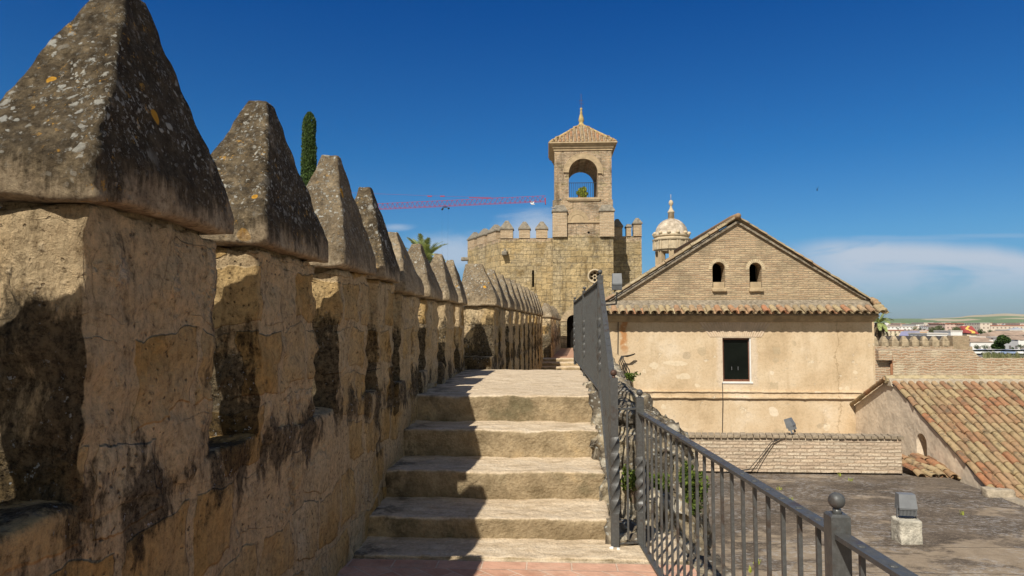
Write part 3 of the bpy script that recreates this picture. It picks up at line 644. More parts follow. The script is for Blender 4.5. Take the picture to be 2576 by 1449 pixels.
# ------------------------------------------------------------------ gabled building
def tilefield(mb, o, u, v, nrm, cols, rows, pitch, length, clip=None, channels=True, jit=.012, seg=6, rad=None, first=None):
    o, u, v, nrm = V(o), V(u).normalized(), V(v).normalized(), V(nrm).normalized()
    r0 = rad or pitch*.40
    def arc(c, a, b, ra, rb, lift, inv, rnd):
        mb.cur = rnd; vs = []
        for (p, r, s_) in ((a, ra, 1), (b, rb, 1), (a, ra-.014, 1), (b, rb-.014, 1)):
            for k in range(seg+1):
                t = math.pi*k/seg
                vs.append(p+u*(math.cos(t)*r)+nrm*((-1 if inv else 1)*math.sin(t)*r*.82))
        n_ = seg+1; fs = []
        for k in range(seg):
            fs += [(k, k+1, n_+k+1, n_+k), (2*n_+k, 3*n_+k, 3*n_+k+1, 2*n_+k+1), (n_+k, n_+k+1, 3*n_+k+1, 3*n_+k), (k, 2*n_+k, 2*n_+k+1, k+1)]
        fs += [(0, n_, 3*n_, 2*n_), (seg, 2*n_+seg, 3*n_+seg, n_+seg)]
        mb.add(vs, fs)
    for i in range(cols):
        for jx in range(rows):
            c = o+u*(pitch*(i+.5))+v*(length*jx)
            if clip and not clip(c+v*length*.5): continue
            rnd = random.random()
            a = c+u*random.gauss(0, jit)+nrm*(.028+.02); b = c+v*(length*1.12)+u*random.gauss(0, jit)+nrm*(.05+random.uniform(0, .012))
            arc(c, a, b, r0*.86, r0*1.04, 0, False, rnd)
            if channels:
                c2 = c+u*pitch*.5; a = c2+nrm*.055; b = c2+v*(length*1.08)+nrm*.072
                arc(c2, a, b, r0*.98, r0*.86, 0, True, random.random())

gb = thing("gabled_building", "ochre plastered building with a brick gable, two arched vents and a tiled eave", "building", (5.4, 20, -3.2))
X0, X1 = 1.75, 9.21; YF = 20.0; YG = 20.42
def zf(py, Y=YF, px=1853): return at(px, py, Y).z
def xf(px, Y=YF, py=800): return at(px, py, Y).x
wx0, wx1, wz0, wz1 = xf(1818, py=900), xf(1890, py=900), zf(960), zf(850)
m = MB(); m.plate([(X0, -18), (X1, -18), (X1, .30), (X0, .30)], [[(wx0, wz0), (wx1, wz0), (wx1, wz1), (wx0, wz1)]], YF, YF+.4); m.build("wall", PLAST, gb)
m = MB(); m.plate([(X1-.4, -18), (X1, -18), (X1, .3), (X1-.4, .3)], [], YF+.4, 30); m.plate([(X0, -18), (X0+.4, -18), (X0+.4, .3), (X0, .3)], [], YF+.4, 30)
m.build("side_wall", PLAST, gb)
win = MB(); t_ = .055
win.plate([(wx0, wz0), (wx1, wz0), (wx1, wz1), (wx0, wz1)], [[(wx0+t_, wz0+t_), (wx1-t_, wz0+t_), (wx1-t_, wz1-t_), (wx0+t_, wz1-t_)]], YF+.10, YF+.16)
wo = win.build("window", WOOD, gb)
m = MB(); m.box(wx0+t_-.01, wx1-t_+.01, YF+.125, YF+.135, wz0+t_-.01, wz1-t_+.01); m.build("pane", GLASS, wo)
for zx_ in (795, 833):
    c_ = at(1509.4+zx_*.4167, 503.1+1016*.4167, YF+.115); m = MB(); m.box(c_.x-.005, c_.x+.005, YF+.105, YF+.122, c_.z-.05, c_.z+.05); m.build("handle", GREY, wo)
m = MB(); m.box(wx0-.02, wx1+.03, YF-.025, YF+.10, wz0-.05, wz0-.002); m.build("sill", WHITE, wo)
m = MB(); m.box(wx1-.035, wx1-.003, YF+.02, YF+.098, wz0, wz1-.003); m.build("white_reveal", WHITE, wo)
m = MB()   # fan of thin bricks over the window
cx = (wx0+wx1)/2; zb = wz1+.03; fz = wz1-1.0
for k in range(25):
    a = R(90)+R(34)*(k-12)/12; a2 = a+R(2.1)
    def q(an, h): t = (h-fz)/math.sin(an); return (cx+t*math.cos(an), h)
    top = zb+.46-.08*abs(k-12)/12*random.random()
    p = [q(a2, zb), q(a, zb), q(a, top), q(a2, top)]
    m.plate(p, [], YF-.012-.004*random.random(), YF+.05)
m.build("flat_arch", m_plain("pale_voussoir", (.62, .48, .34), .9, .18, 5), gb)
m = MB()   # cornice mouldings
for z0, z1, pr in ((.255, .30, .20), (.20, .257, .15), (.145, .202, .10), (.115, .147, .05)):
    m.box(X0-pr*.6, X1+pr*.6, YF-pr, YF+.02, z0, z1)
m.build("cornice", CORN, gb)
m = MB()
z_ = zf(1001); m.stone(bx(X0, xf(2162), YF-.065, YF+.02, z_-.012, z_+.032), .05, .01, .008, 3, .8, 3); m.box(X0, xf(2162), YF-.018, YF+.02, z_+.02, z_+.165); m.stone(bx(X0, xf(2162), YF-.055, YF+.02, z_+.16, z_+.195), .05, .01, .008, 3, .8, 4)
m.build("string_course", PLAST, gb)
gl, gr, gz = xf(1530, YG, 765), xf(2203, YG, 765), zf(765, YG)
ax_, az_ = at(1853, 560, YG).x, at(1853, 560, YG).z
holes = []; vents = []
for p0, p1, s0 in ((1792, 1823.5, 0), (1885, 1916, 0)):
    x0, x1 = xf(p0, YG, 680), xf(p1, YG, 680); z0, zt = zf(724, YG), zf(659 if p0 < 1850 else 661, YG)
    h = archpoly(x0, x1, z0, zt-(x1-x0)/2); holes.append(h); vents.append((x0, x1, z0, zt))
m = MB(); m.plate([(gl, .28), (gr, .28), (gr, gz), (ax_, az_), (gl, gz)], holes, YG, YG+.45); m.build("gable_wall", GAB, gb)
for x0, x1, z0, zt in vents:
    vo = MB(); cx, cz, r = (x0+x1)/2, zt-(x1-x0)/2, (x1-x0)/2
    for k in range(15):
        a, a2 = R(-8+196*k/15), R(-8+196*(k+.82)/15)
        vo.plate([(cx+r*1.04*math.cos(a), cz+r*1.04*math.sin(a)), (cx+r*1.6*math.cos(a), cz+r*1.6*math.sin(a)), (cx+r*1.6*math.cos(a2), cz+r*1.6*math.sin(a2)), (cx+r*1.04*math.cos(a2), cz+r*1.04*math.sin(a2))], [], YG-.012, YG+.03)
    v_ = vo.build("vent_arch", VOUS, gb)
    s_ = MB(); s_.box(x0+.02, x1-.02, YG-.005, YG+.4, z0, z0+.17); s_.stone(bx(x0-.03, x1+.03, YG-.09, YG+.1, z0-.11, z0+.0), .03, .03, .006, 5, .5, x0); s_.build("sill", CORN, v_)
    s_ = MB(); s_.box(x0-.3, x1+.3, YG+1.6, YG+1.9, z0-.8, zt+.6); s_.build("shade_backing", DARK, v_)  # black box behind the vent paints the unlit attic
# roof slopes behind the gable
m = MB(); ro = .05
for sgn, xe in ((-1, gl-.12), (1, gr+.02)):
    m.hexa([(ax_, YG-.08, az_-.02), (xe, YG-.08, gz-.08), (ax_, 30, az_-.02), (xe, 30, gz-.08), (ax_, YG-.08, az_+ro), (xe, YG-.08, gz-.08+ro), (ax_, 30, az_+ro), (xe, 30, gz-.08+ro)])
m.build("roof_deck", MORT2, gb)
m = MB()
for sgn, xe in ((-1, gl-.2), (1, gr-.05)):
    d_ = V((xe-ax_, 0, gz-.12-az_)); L = d_.length; nn = V((-d_.z*sgn, 0, d_.x*sgn)).normalized()
    if nn.z < 0: nn = -nn
    tilefield(m, V((ax_, YG-.16, az_+.09)), (0, 1, 0), d_, nn, 7, int(L/.30), .2, .305, jit=.02)
    # mortar-set tiles along the verge edge
m.build("roof_tiles", TILEV, gb, attr=True)
m = MB(); m.tube([(ax_, YG-.2, az_+.17), (ax_, YG+.5, az_+.19), (ax_, 30, az_+.19)], [.085, .10, .11], 10); m.cur = .3; m.build("ridge", TILE2, gb, True, attr=True)
m = MB()   # pent strip below the gable
ze, zg = .335, .74; ye = 19.56
m.hexa([(X0-.35, ye+.20, ze+.02-.06), (X1+.08, ye+.20, ze+.02-.06), (X0-.35, YG, zg-.06), (X1+.08, YG, zg-.06), (X0-.35, ye+.20, ze+.02), (X1+.08, ye+.20, ze+.02), (X0-.35, YG, zg+.02), (X1+.08, YG, zg+.02)]); m.build("eave_bed", MORT2, gb)
m = MB(); sl = V((0, ye-YG, ze-zg)); nn = V((0, -sl.z, sl.y)); nn = nn if nn.z > 0 else -nn
tilefield(m, V((X0-.42, ye, ze+.0))-sl.normalized()*.42, (1, 0, 0), sl, nn, 36, 1, .2238, .40, jit=.016, seg=8)
m.build("eave_tiles", TILEO, gb, attr=True)
m = MB(); hp0, hp1 = V((gr-.12, YG-.05, gz+.12)), V((X1+.14, ye+.02, ze+.07))
for k in range(4):
    m.cur = random.random(); q0 = hp0.lerp(hp1, k/4-.03); q1 = hp0.lerp(hp1, (k+1)/4+.03); m.tube([q0+V((0, 0, .0)), q1+V((0, 0, .03))], [.075, .095], 8)
m.build("hip_tiles", TILEO, gb, True, attr=True)

# cables and the lamp on its bracket
cbt = thing("cable_bundle", "black cable bundle hanging across the left corner of the ochre facade", "cables", (2.2, 19.9, -1.2))
m = MB()
for k in range(4):
    o_ = V((.02*k, -.01*k, .012*k))
    m.tube([at(1592, 893, 19.85)+o_, at(1578, 897, 19.8)+o_, at(1563, 896+k, 19.8)+o_, at(1557, 910, 19.75)+o_*2, at(1566, 940, 19.8)+o_*3, at(1580, 985, 19.9)+o_*2], .016, 6)
m.build("cable", CABLE, cbt, True)
m = MB(); m.tube([at(1556, 800, 19.96), at(1555, 816, 19.97), at(1554, 890, 19.97)], .012, 5); m.build("riser_cable", CABLE, cbt)
wr = MB(); wr.tube([at(1817, 962, 19.97), at(1818, 1000, 19.9), at(1817, 1093, 19.97)], .008, 5); tag(wr.build("wire", CABLE), "thin wire hanging from the window sill down the ochre facade", "wire")
def flood(name, label, c, w, h, d, tilt, yaw, extra=None):
    t = thing(name, label, "floodlight", c)
    def T(x, y, z):
        y2, z2 = y*math.cos(tilt)-z*math.sin(tilt), y*math.sin(tilt)+z*math.cos(tilt)
        return V(c)+V((x*math.cos(yaw)-y2*math.sin(yaw), x*math.sin(yaw)+y2*math.cos(yaw), z2))
    def hb(mb, x0, x1, y0, y1, z0, z1): mb.hexa([T(x, y, z) for z in (z0, z1) for y in (y0, y1) for x in (x0, x1)])
    b = MB(); x = w/2
    b.hexa([T(-x, -d*.5, h*.42), T(x, -d*.5, h*.42), T(-x, d*.5, h*.3), T(x, d*.5, h*.3), T(-x*.92, -d*.28, h), T(x*.92, -d*.28, h), T(-x*.92, d*.42, h), T(x*.92, d*.42, h)])
    hb(b, -x*.97, x*.97, -d*.46, d*.44, h*.36, h*.43)
    b.build("housing", GREY, t)
    b = MB()
    for k in range(13): hb(b, -x*.9+k*x*.15-.004, -x*.9+k*x*.15+.004, -d*.42, d*.35, h*.10, h*.37)
    hb(b, -x*.9, x*.9, -d*.2, d*.3, h*.10, h*.37); b.build("cooling_fins", GREY, t)
    b = MB(); hb(b, -x*1.06, -x*1.01, -.02, .02, -.02, h*.5); hb(b, x*1.01, x*1.06, -.02, .02, -.02, h*.5); hb(b, -x*1.06, x*1.06, -.02, .02, -.035, -.02); b.build("bracket", GREY, t)
    b = MB(); hb(b, -x*.86, x*.86, d*.45, d*.47, h*.45, h*.95); b.build("lens", LAMPGL, t)
    return t
p = at(1552, 734, 16.5)
fl = flood("floodlight", "grey floodlight on a bent bracket at the left corner of the tiled eave", p, .23, .44, .24, 0, 0)
m = MB(); q0 = at(1552, 735, 16.5); q1 = at(1550, 765, 16.5); q2 = at(1522, 768, 17.2)
m.tube([q0, q1, q2, q2+V((-.02, .4, -.3)), q2+V((0, .8, -1.2))], .02, 8); m.build("arm", CABLE, fl)
# ------------------------------------------------------------------ flat roof, low wall, lamps
m = MB(); m.box(.96, 8.45, -2, 15.2, -18, -3.2); tag(m.build("terrace", TERR), kind="structure")
m = MB(); m.box(.5, 9.3, 15.2, 20.0, -18, -3.25); tag(m.build("rear_terrace", TERR), kind="structure")
pr = atz(2270, 1190, -3.2); YW = pr.y; zt = at(2270, 1105, YW).z
lw = thing("low_wall", "low whitened brick wall with a dark coping between flat roof and ochre building", "wall", (5, YW, -3.2))
m = MB(); m.box(1.6, pr.x, YW, YW+.3, -3.21, zt); m.build("wall", LOWB, lw)
m = MB()
for k in range(44):
    xx = 1.55+k*(pr.x-1.5)/44; ww = (pr.x-1.5)/44-.012
    m.stone([(xx+(.09 if y else 0)*1, YW-.05 if not y else YW+.36, z) if i == 0 else (xx+ww+(.09 if y else 0), YW-.05 if not y else YW+.36, z) for z in (zt+random.uniform(0, .006), zt+.06+random.uniform(0, .012)) for y in (0, 1) for i in (0, 1)], .04, .012, .006, 6, .5, k)
m.build("coping", m_plain("weathered_coping", (.33, .26, .18), .95, .4, 5, bump=.02), lw)
p = at(1995, 1098, YW+.15)
fl2 = flood("floodlight", "small grey floodlight tilted on the dark coping of the low brick wall", (p.x, YW+.14, zt+.13), .20, .30, .16, -.35, .9)
wr = MB()
for k in (0, 1):
    a = V((p.x-.1, YW-.02, zt+.1)); wr.tube([a, at(1940+6*k, 1112, YW-.06), at(1915+9*k, 1145, YW-.06), at(1885+16*k, 1180, YW-.1), at(1800, 1191, YW-.15)], .008, 5)
tag(wr.build("lamp_cable", CABLE, None, True), "pair of dark cables dropping over the low brick wall", "cable")
p = atz(2282, 1362, -3.2)
blk = MB(); blk.stone(bx(p.x-.165, p.x+.165, p.y-.15, p.y+.15, -3.22, -2.86), .025, .025, .012, 4, .7, 90); tag(blk.build("concrete_pad", CONC, None, True), "pale concrete block under the floodlight on the flat roof", "block")
flood("floodlight", "grey floodlight standing on the pale concrete block on the flat roof", (p.x, p.y, -2.84), .25, .34, .2, 0, -.12)
def tuft(mb, c, h, k, spread=.5):
    for _ in range(k):
        a = random.uniform(0, 6.28); s_ = random.uniform(.3, 1)*spread*h; hh = h*random.uniform(.5, 1)
        c_ = V(c)+V((random.gauss(0, .02), random.gauss(0, .02), 0)); e = V((math.cos(a)*s_, math.sin(a)*s_, hh)); sd_ = V((-math.sin(a), math.cos(a), 0))*h*.05
        mb.cur = random.random(); mb.add([c_-sd_, c_+sd_, c_+e*.6+V((0, 0, .1*h))+sd_*.7, c_+e, c_+e*.6+V((0, 0, .1*h))-sd_*.7], [(0, 1, 2, 3, 4)])
m = MB()
for px, py in ((2113, 1198), (2140, 1210), (1905, 1420), (1990, 1262), (2420, 1295), (1890, 1440), (2005, 1290), (1960, 1232)):
    p = atz(px, py, -3.2); tuft(m, (p.x, p.y, -3.2), .085, 12)
tag(m.build("weeds", FERN, attr=True), "scattered small yellow green weeds growing from the flat roof", "weeds", kind="stuff")

# ------------------------------------------------------------------ tiled roof building on the right
rb = thing("tiled_building", "long low building with a broad clay tiled roof and roughcast gable wall on the right", "building", (9, 16, -3.2))
XR, YR, ZR, SL = 8.62, 18.0, -1.36, .485
m = MB(); 
ny = at(2218, 1070, 17).y
def PX(x, y, z): return V((XR+.045+y, x, z))
nz0, nz1 = -2.98, -2.55; nyc = 16.55
m.plate([(19.95, -18), (9, -18), (9, ZR-SL*9-.02), (YR, ZR-.02), (19.95, ZR-.44*1.95-.02)][::-1], [archpoly(nyc-.22, nyc+.22, -3.15, -2.72)], 0, .35, PX)
m.build("gable_wall", m_plain("roughcast_render", (.70, .575, .43), .95, .25, 2.2, bump=.018), rb)
m = MB(); m.box(XR+.40, XR+.46, nyc-.4, nyc+.4, -3.3, -2.3); m.build("niche_back", PALE, rb)
m = MB(); m.hexa([(XR+.05, 8.0, ZR-SL*10-.1), (18, 8, ZR-SL*10-.1), (XR+.05, YR, ZR-.1), (18, YR, ZR-.1), (XR+.05, 8, ZR-SL*10), (18, 8, ZR-SL*10), (XR+.05, YR, ZR), (18, YR, ZR)])
m.hexa([(XR+.05, YR, ZR-.1), (18, YR, ZR-.1), (XR+.05, 20.2, ZR-.44*2.2-.1), (18, 20.2, ZR-.44*2.2-.1), (XR+.05, YR, ZR), (18, YR, ZR), (XR+.05, 20.2, ZR-.44*2.2), (18, 20.2, ZR-.44*2.2)]); m.build("roof_deck", MORT, rb)
m = MB(); dv = V((0, -1, -SL)); nn = V((0, -SL, 1))
tilefield(m, V((XR-.02, YR-.22, ZR-.10)), (1, 0, 0), dv, nn, 49, 28, .19, .36, jit=.010)
m.build("roof_tiles", TILE, rb, attr=True)
m = MB()
for k in range(6):
    p0 = V((XR-.05, YR+.0, ZR+.02))+V((0, 1, -.44))*(.36*k); m.cur = random.random(); m.tube([p0, p0+V((.01, .40, -.17))], [.05, .062], 8)
m.build("verge_tiles", TILE2, rb, attr=True)
m = MB()
for k in range(26):
    m.cur = .9+.1*random.random() if random.random() < .75 else random.random(); x_ = XR-.05+k*.37; m.tube([(x_, YR, ZR+.0), (x_+.42, YR, ZR+.012)], [.10, .115], 10)
m.build("ridge", m_tiles("pale_ridge_tiles", [(.36, .27, .15), (.41, .33, .19), (.45, .36, .215)], .5), rb, attr=True)
m = MB(); m.hexa([(XR+.0, YR-.25, ZR-.16), (18, YR-.25, ZR-.16), (XR, YR+.25, ZR-.16), (18, YR+.25, ZR-.16), (XR, YR-.09, ZR+.045), (18, YR-.09, ZR+.045), (XR, YR+.09, ZR+.045), (18, YR+.09, ZR+.045)]); m.build("ridge_mortar", MORT, rb)
m = MB(); tilefield(m, V((7.70, 16.25, -2.99)), (1, -.05, 0), (.1, -1, -.21), (0, -.2, 1), 4, 4, .21, .29, jit=.035)
tag(m.build("tile_heap", TILE, attr=True), "small patch of loose old roof tiles against the gable wall beside the low brick wall", "tile heap")
m = MB(); m.stone(bx(8.2, 8.7, 13.4, 13.65, -3.4, -3.06), .04, .06, .03, 3, .7, 95); m.stone(bx(8.4, 8.75, 9, 13.5, -3.5, -3.18), .08, .05, .03, 2, .7, 96); tag(m.build("kerb_strip", MORT, None, True), kind="structure")

# ------------------------------------------------------------------ bell tower and battlements
bt = thing("bell_tower", "tall square stone and brick tower with an arched belfry and tiled pyramid roof", "tower", (2, 39, -1.25))
YT = 39.0
def X(px, py=600, Y=YT): return at(px, py, Y).x
def Z(py, px=1467, Y=YT): return at(px, py, Y).z
l0, l1 = X(1391, 700), X(1543.5, 700); zsh = Z(503)
dx0, dx1 = X(1434, 850), X(1453, 850); rc = at(1496.5, 695, YT); rr = 15.5*YT/F
slx = None
m = MB(); m.plate([(l0, -18), (l1, -18), (l1, zsh), (l0, zsh)], [archpoly(dx0-.18, dx1+.15, -1.25, .25), circ(rc.x, rc.z, rr)] +
                  [circ(X(1481, 585), Z(585), .075, 10)], YT, YT+.7)
m.box(l0, l1, YT+.7, YT+3.6, -18, zsh); m.build("shaft", TOW, bt)
m = MB(); m.plate(circ(rc.x, rc.z, rr-.002), [circ(rc.x, rc.z, rr*.2, 12)]+[circ(rc.x+rr*.56*math.cos(R(60*k+30)), rc.z+rr*.56*math.sin(R(60*k+30)), rr*.25, 12) for k in range(6)], YT+.14, YT+.24); rw = m.build("rose_window", PALE, bt)
m = MB(); m.tube([(rc.x+rr*1.06*math.cos(R(15*k)), YT-.01, rc.z+rr*1.06*math.sin(R(15*k))) for k in range(25)], .05, 6, False); m.build("ring", PALE, rw)
m = MB(); m.box(dx0-.17, dx1+.14, YT+.55, YT+.69, -1.24, .9); m.build("doorway", DARK, bt)  # black panel paints the dark depth of the archway
m = MB(); cx, zs_ = (dx0+dx1)/2-.015, .25; ro_ = (dx1-dx0)/2+.165
for k in range(11):
    a, a2 = R(180*k/11), R(180*(k+.9)/11); m.plate([(cx+r_*math.cos(t), zs_+r_*math.sin(t)) for r_, t in ((ro_, a), (ro_+.32, a), (ro_+.32, a2), (ro_, a2))], [], YT-.03, YT+.05)
m.build("door_arch", CORN, bt)
b0, b1 = X(1395, 450), X(1539, 450); z1_ = Z(372)
ox0, ox1 = X(1431, 450), X(1503.5, 450); ozs = Z(435)
m = MB(); m.plate([(b0, zsh-.0), (b1, zsh), (b1, z1_), (b0, z1_)], [archpoly(ox0, ox1, zsh+.12, ozs, 20)], YT+.05, YT+3.5); m.build("belfry", TOW, bt)
m = MB(); cx, r_ = (ox0+ox1)/2, (ox1-ox0)/2
for k in range(33):
    a, a2 = R(180*k/33-2), R(180*(k+.92)/33-2)
    m.plate([(cx+q_*math.cos(t), ozs+q_*math.sin(t)) for q_, t in ((r_*1.0, a), (r_*1.32, a), (r_*1.32, a2), (r_*1.0, a2))], [], YT-.04, YT+.1)
m.tube([(cx+r_*1.36*math.cos(R(8*k-6)), YT-.01, ozs+r_*1.36*math.sin(R(8*k-6))) for k in range(24)], .035, 5); m.build("archivolt", CORN, bt)
m = MB(); m.box(ox0-.1, ox1+.15, YT-.10, YT+.3, zsh+.0, zsh+.13); m.box(ox0-.05, ox1+.1, YT-.06, YT+.05, zsh-.07, zsh); m.build("balcony_sill", CORN, bt)
ra = MB()
bal = ra.box(ox0+.02, ox1-.02, YT+.18, YT+.205, zsh+1.02, zsh+1.05).build("balcony_rail", CABLE, bt)
for k in range(14):
    xx = ox0+.05+k*(ox1-ox0-.1)/13; q = MB(); q.box(xx-.010, xx+.010, YT+.18, YT+.2, zsh+.12, zsh+1.02); q.build("bar", CABLE, bal)
m = MB()   # cornice under the roof
for p0, p1, pr in ((372, 366, .12), (366, 362, .2), (362, 359, .30), (378, 372, .05)): m.box(b0-pr, b1+pr, YT+.05-pr, YT+3.5+pr, Z(p0), Z(p1)+.004*pr)
m.build("cornice", CORN, bt)
ze_, cxm, cym = Z(360), (b0+b1)/2, YT+1.78; hw = (b1-b0)/2+.22; za_ = Z(316, 1465, cym)+.0
m = MB(); m.frus(cxm-hw, cxm+hw, cym-hw, cym+hw, ze_, cxm-.1, cxm+.1, cym-.1, cym+.1, za_); m.build("roof_deck", MORT, bt)
m = MB()
for (ux, uy), (vx, vy) in (((1, 0), (0, -1)), ((0, 1), (1, 0)), ((0, -1), (-1, 0)), ((-1, 0), (0, 1))):
    dv = V((vx*hw, vy*hw, ze_-za_)); L = dv.length; nn = V((vx*(za_-ze_), vy*(za_-ze_), hw))
    ap = V((cxm, cym, za_+.02)); uu = V((ux, uy, 0))
    def clipf(c, uu=uu, ap=ap, dv=dv, L=L):
        w_ = (c-ap).dot(uu); h_ = (c-ap).dot(dv.normalized())/L; return abs(w_) < hw*h_*1.0+.05
    tilefield(m, ap-uu*hw, uu, dv, nn, 17, 7, 2*hw/17, L/6.9, clip=clipf, channels=False, jit=.006, seg=5)
m.build("roof_tiles", TILE2, bt, attr=True)
m = MB()
for sx in (-1, 1):
    for sy_ in (-1, 1): m.tube([(cxm, cym, za_+.06), (cxm+sx*hw*1.01, cym+sy_*hw*1.01, ze_+.06)], .085, 8)
m.cur = .5; m.build("hip_tiles", m_tiles("lichened_hip", [(.50, .36, .16), (.52, .38, .17), (.46, .34, .18)], .6), bt, True, attr=True)
m = MB(); zq = za_
def u_(py): return Z(py, 1465, cym)
m.lathe((cxm, cym, 0), [(.16, u_(318)), (.15, u_(311)), (.10, u_(310)), (.15, u_(306)), (.17, u_(303)), (.14, u_(296)), (.06, u_(284)), (.09, u_(282)), (.05, u_(280)), (.05, u_(277)), (.085, u_(275)), (.07, u_(272)), (.02, u_(271))], 12)
fo = m.build("finial", m_plain("ochre_finial", (.44, .33, .14), .9, .3, 9), bt, True)
m = MB(); m.tube([(cxm, cym, u_(271)), (cxm, cym, u_(236))], .013, 5); m.tube([(cxm-.13, cym, u_(253)), (cxm+.13, cym, u_(253))], .012, 5); m.tube([(cxm-.13, cym, u_(259)), (cxm+.2, cym, u_(262))], .010, 5); m.build("weather_vane", RUST, fo)
for p0, p1 in ((1391, 1425), (1509, 1543.5)):       # corner merlons in front of the belfry
    x0, x1 = X(p0-1, 560), X(p1+1, 560); m = MB(); m.box(x0, x1, YT-.14, YT+.3, Z(596), Z(530)); o = m.build("corner_merlon", TURB, bt)
    m = MB(); m.frus(x0-.05, x1+.05, YT-.2, YT+.6, Z(530), x0+.24, x1-.24, YT+.1, YT+.3, Z(508)); m.frus(x0-.05, x1+.05, YT-.2, YT+.6, Z(533), x0-.05, x1+.05, YT-.2, YT+.6, Z(530)); m.build("cap", GREYCAP, o)
m = MB(); cx, zs_ = X(1453, 557), Z(557)
for k in range(21):
    a, a2 = R(180*k/21), R(180*(k+.85)/21); m.plate([(cx+q_*math.cos(t), zs_+q_*math.sin(t)) for q_, t in ((.40, a), (.64, a), (.64, a2), (.40, a2))], [], YT-.03, YT+.05)
m.plate(circ(cx, zs_, .39, 14, 0, 180), [], YT-.012, YT+.05)
m.box(X(1426, 560), X(1508, 560), YT-.06, YT+.1, zs_-.08, zs_-.005); m.build("blind_arch", CORN, bt)
pl = bush("potted_plant", "bright yellow green potted plant behind the belfry balcony bars", "plant", (X(1465, 487), YT+.40, Z(486)+.03), (.46, .2, .40), 1500, FERN, .11)
m = MB(); m.lathe((X(1461, 497), YT+.45, zsh+.12), [(.11, 0), (.15, .22), (.16, .24)], 12); m.build("pot", m_plain("plant_pot", (.35, .18, .11)), pl)

def tmerlon(root, P, s0, s1, th, z0, zc, za, mat=None):
    m = MB(); m.hexa(sbox(P, s0, s1, 0, th, z0-.05, zc)); o = m.build("merlon", TURB, root)
    m = MB(); c = .05; sm_, tm = (s0+s1)/2, th/2
    m.hexa(sbox(P, s0-c, s1+c, -c, th+c, zc, zc+.07))
    m.hexa([P(s, t, z) for s, t, z in ((s0-c, th+c, zc+.07), (s0-c, -c, zc+.07), (s1+c, th+c, zc+.07), (s1+c, -c, zc+.07), (sm_-.09, tm+.09, za), (sm_-.09, tm-.09, za), (sm_+.09, tm+.09, za), (sm_+.09, tm-.09, za))])
    m.build("cap", GREYCAP, o)
def seg(root, pa, pb, ya, yb, ztop, mer, th=.6, holes=(), depth=3.0):
    A, B = at(pa, 700, ya), at(pb, 700, yb)
    d = V((B.x-A.x, B.y-A.y, 0)); L = d.length; d /= L; o = V((-d.y, d.x, 0))
    P = lambda s, t, z: V((A.x, A.y, 0))+d*s+o*t+V((0, 0, z))
    m = MB(); m.plate([(0, -18), (L, -18), (L, ztop), (0, ztop)], list(holes), 0, depth, lambda x, y, z: P(x, y, z)); m.build("wall", TOW, root)
    for a, b, zc, za in mer: tmerlon(root, P, a*L, b*L, th, ztop, zc, za)
    return P, L
YL = 41.0
lt = thing("battlement_tower", "polygonal stone tower with six brick merlons left of the belfry tower", "tower", (-2, 42, -1.25))
zt_ = at(1330, 599, YL).z; zc_ = at(1330, 577, YL).z; za_ = at(1330, 556, YL).z
Af = at(1288-30, 700, YL).x; Lf = at(1392, 700, YL).x-Af
def fr_(px): return (at(px, 590, YL).x-Af)/Lf
sA = (at(1341, 700, YL).x-Af)
P_, L_ = seg(lt, 1258, 1392, YL, YL, zt_, [(fr_(1259), fr_(1290), zc_, za_+.07), (fr_(1305.5), fr_(1333), zc_, za_), (fr_(1348.5), fr_(1377.5), zc_, za_)],
    holes=[[(sA-.065, Z(722, 1341, YL)), (sA+.065, Z(722, 1341, YL)), (sA+.065, Z(680, 1341, YL)), (sA-.065, Z(680, 1341, YL))]])
seg(lt, 1176, 1257.6, 46.2, YL, zt_, [(.0, .22, zc_, za_), (.31, .55, zc_, za_), (.64, .88, zc_, za_)])
for px, py, Y_ in ((1270, 638, YL),):
    p = at(px, py, Y_); m = MB(); m.stone(bx(p.x-.17, p.x+.17, Y_-.42, Y_+.1, p.z-.13, p.z+.13), .06, .06, .03, 4, .6, 4); m.tube([(p.x, Y_-.15, p.z+.1), (p.x+.02, Y_-.15, p.z+.28)], .05, 6); m.build("water_spout", GREYCAP, lt, True)
p = at(1176, 651, 46); m = MB(); m.stone(bx(p.x-.45, p.x+.1, 46.0, 46.3, p.z-.12, p.z+.12), .06, .05, .03, 4, .6, 7); m.build("water_spout", GREYCAP, lt, True)
rt_ = thing("battlement_wall", "shaded battlement wall with three merlons right of the belfry tower", "battlement", (4.5, 42, -1.25))
YRW = 41.6; Ar = at(1538, 700, YRW).x; Lr = at(1615, 700, YRW).x-Ar
def f2(px): return (at(px, 590, YRW).x-Ar)/Lr
seg(rt_, 1538, 1615, YRW, YRW, at(1600, 594, YRW).z, [(f2(1541), f2(1566), at(1600, 571, YRW).z, at(1600, 549, YRW).z), (f2(1576), f2(1588), at(1600, 571, YRW).z, at(1600, 562, YRW).z), (f2(1594), f2(1614.5), at(1600, 563, YRW).z, at(1600, 547, YRW).z)])

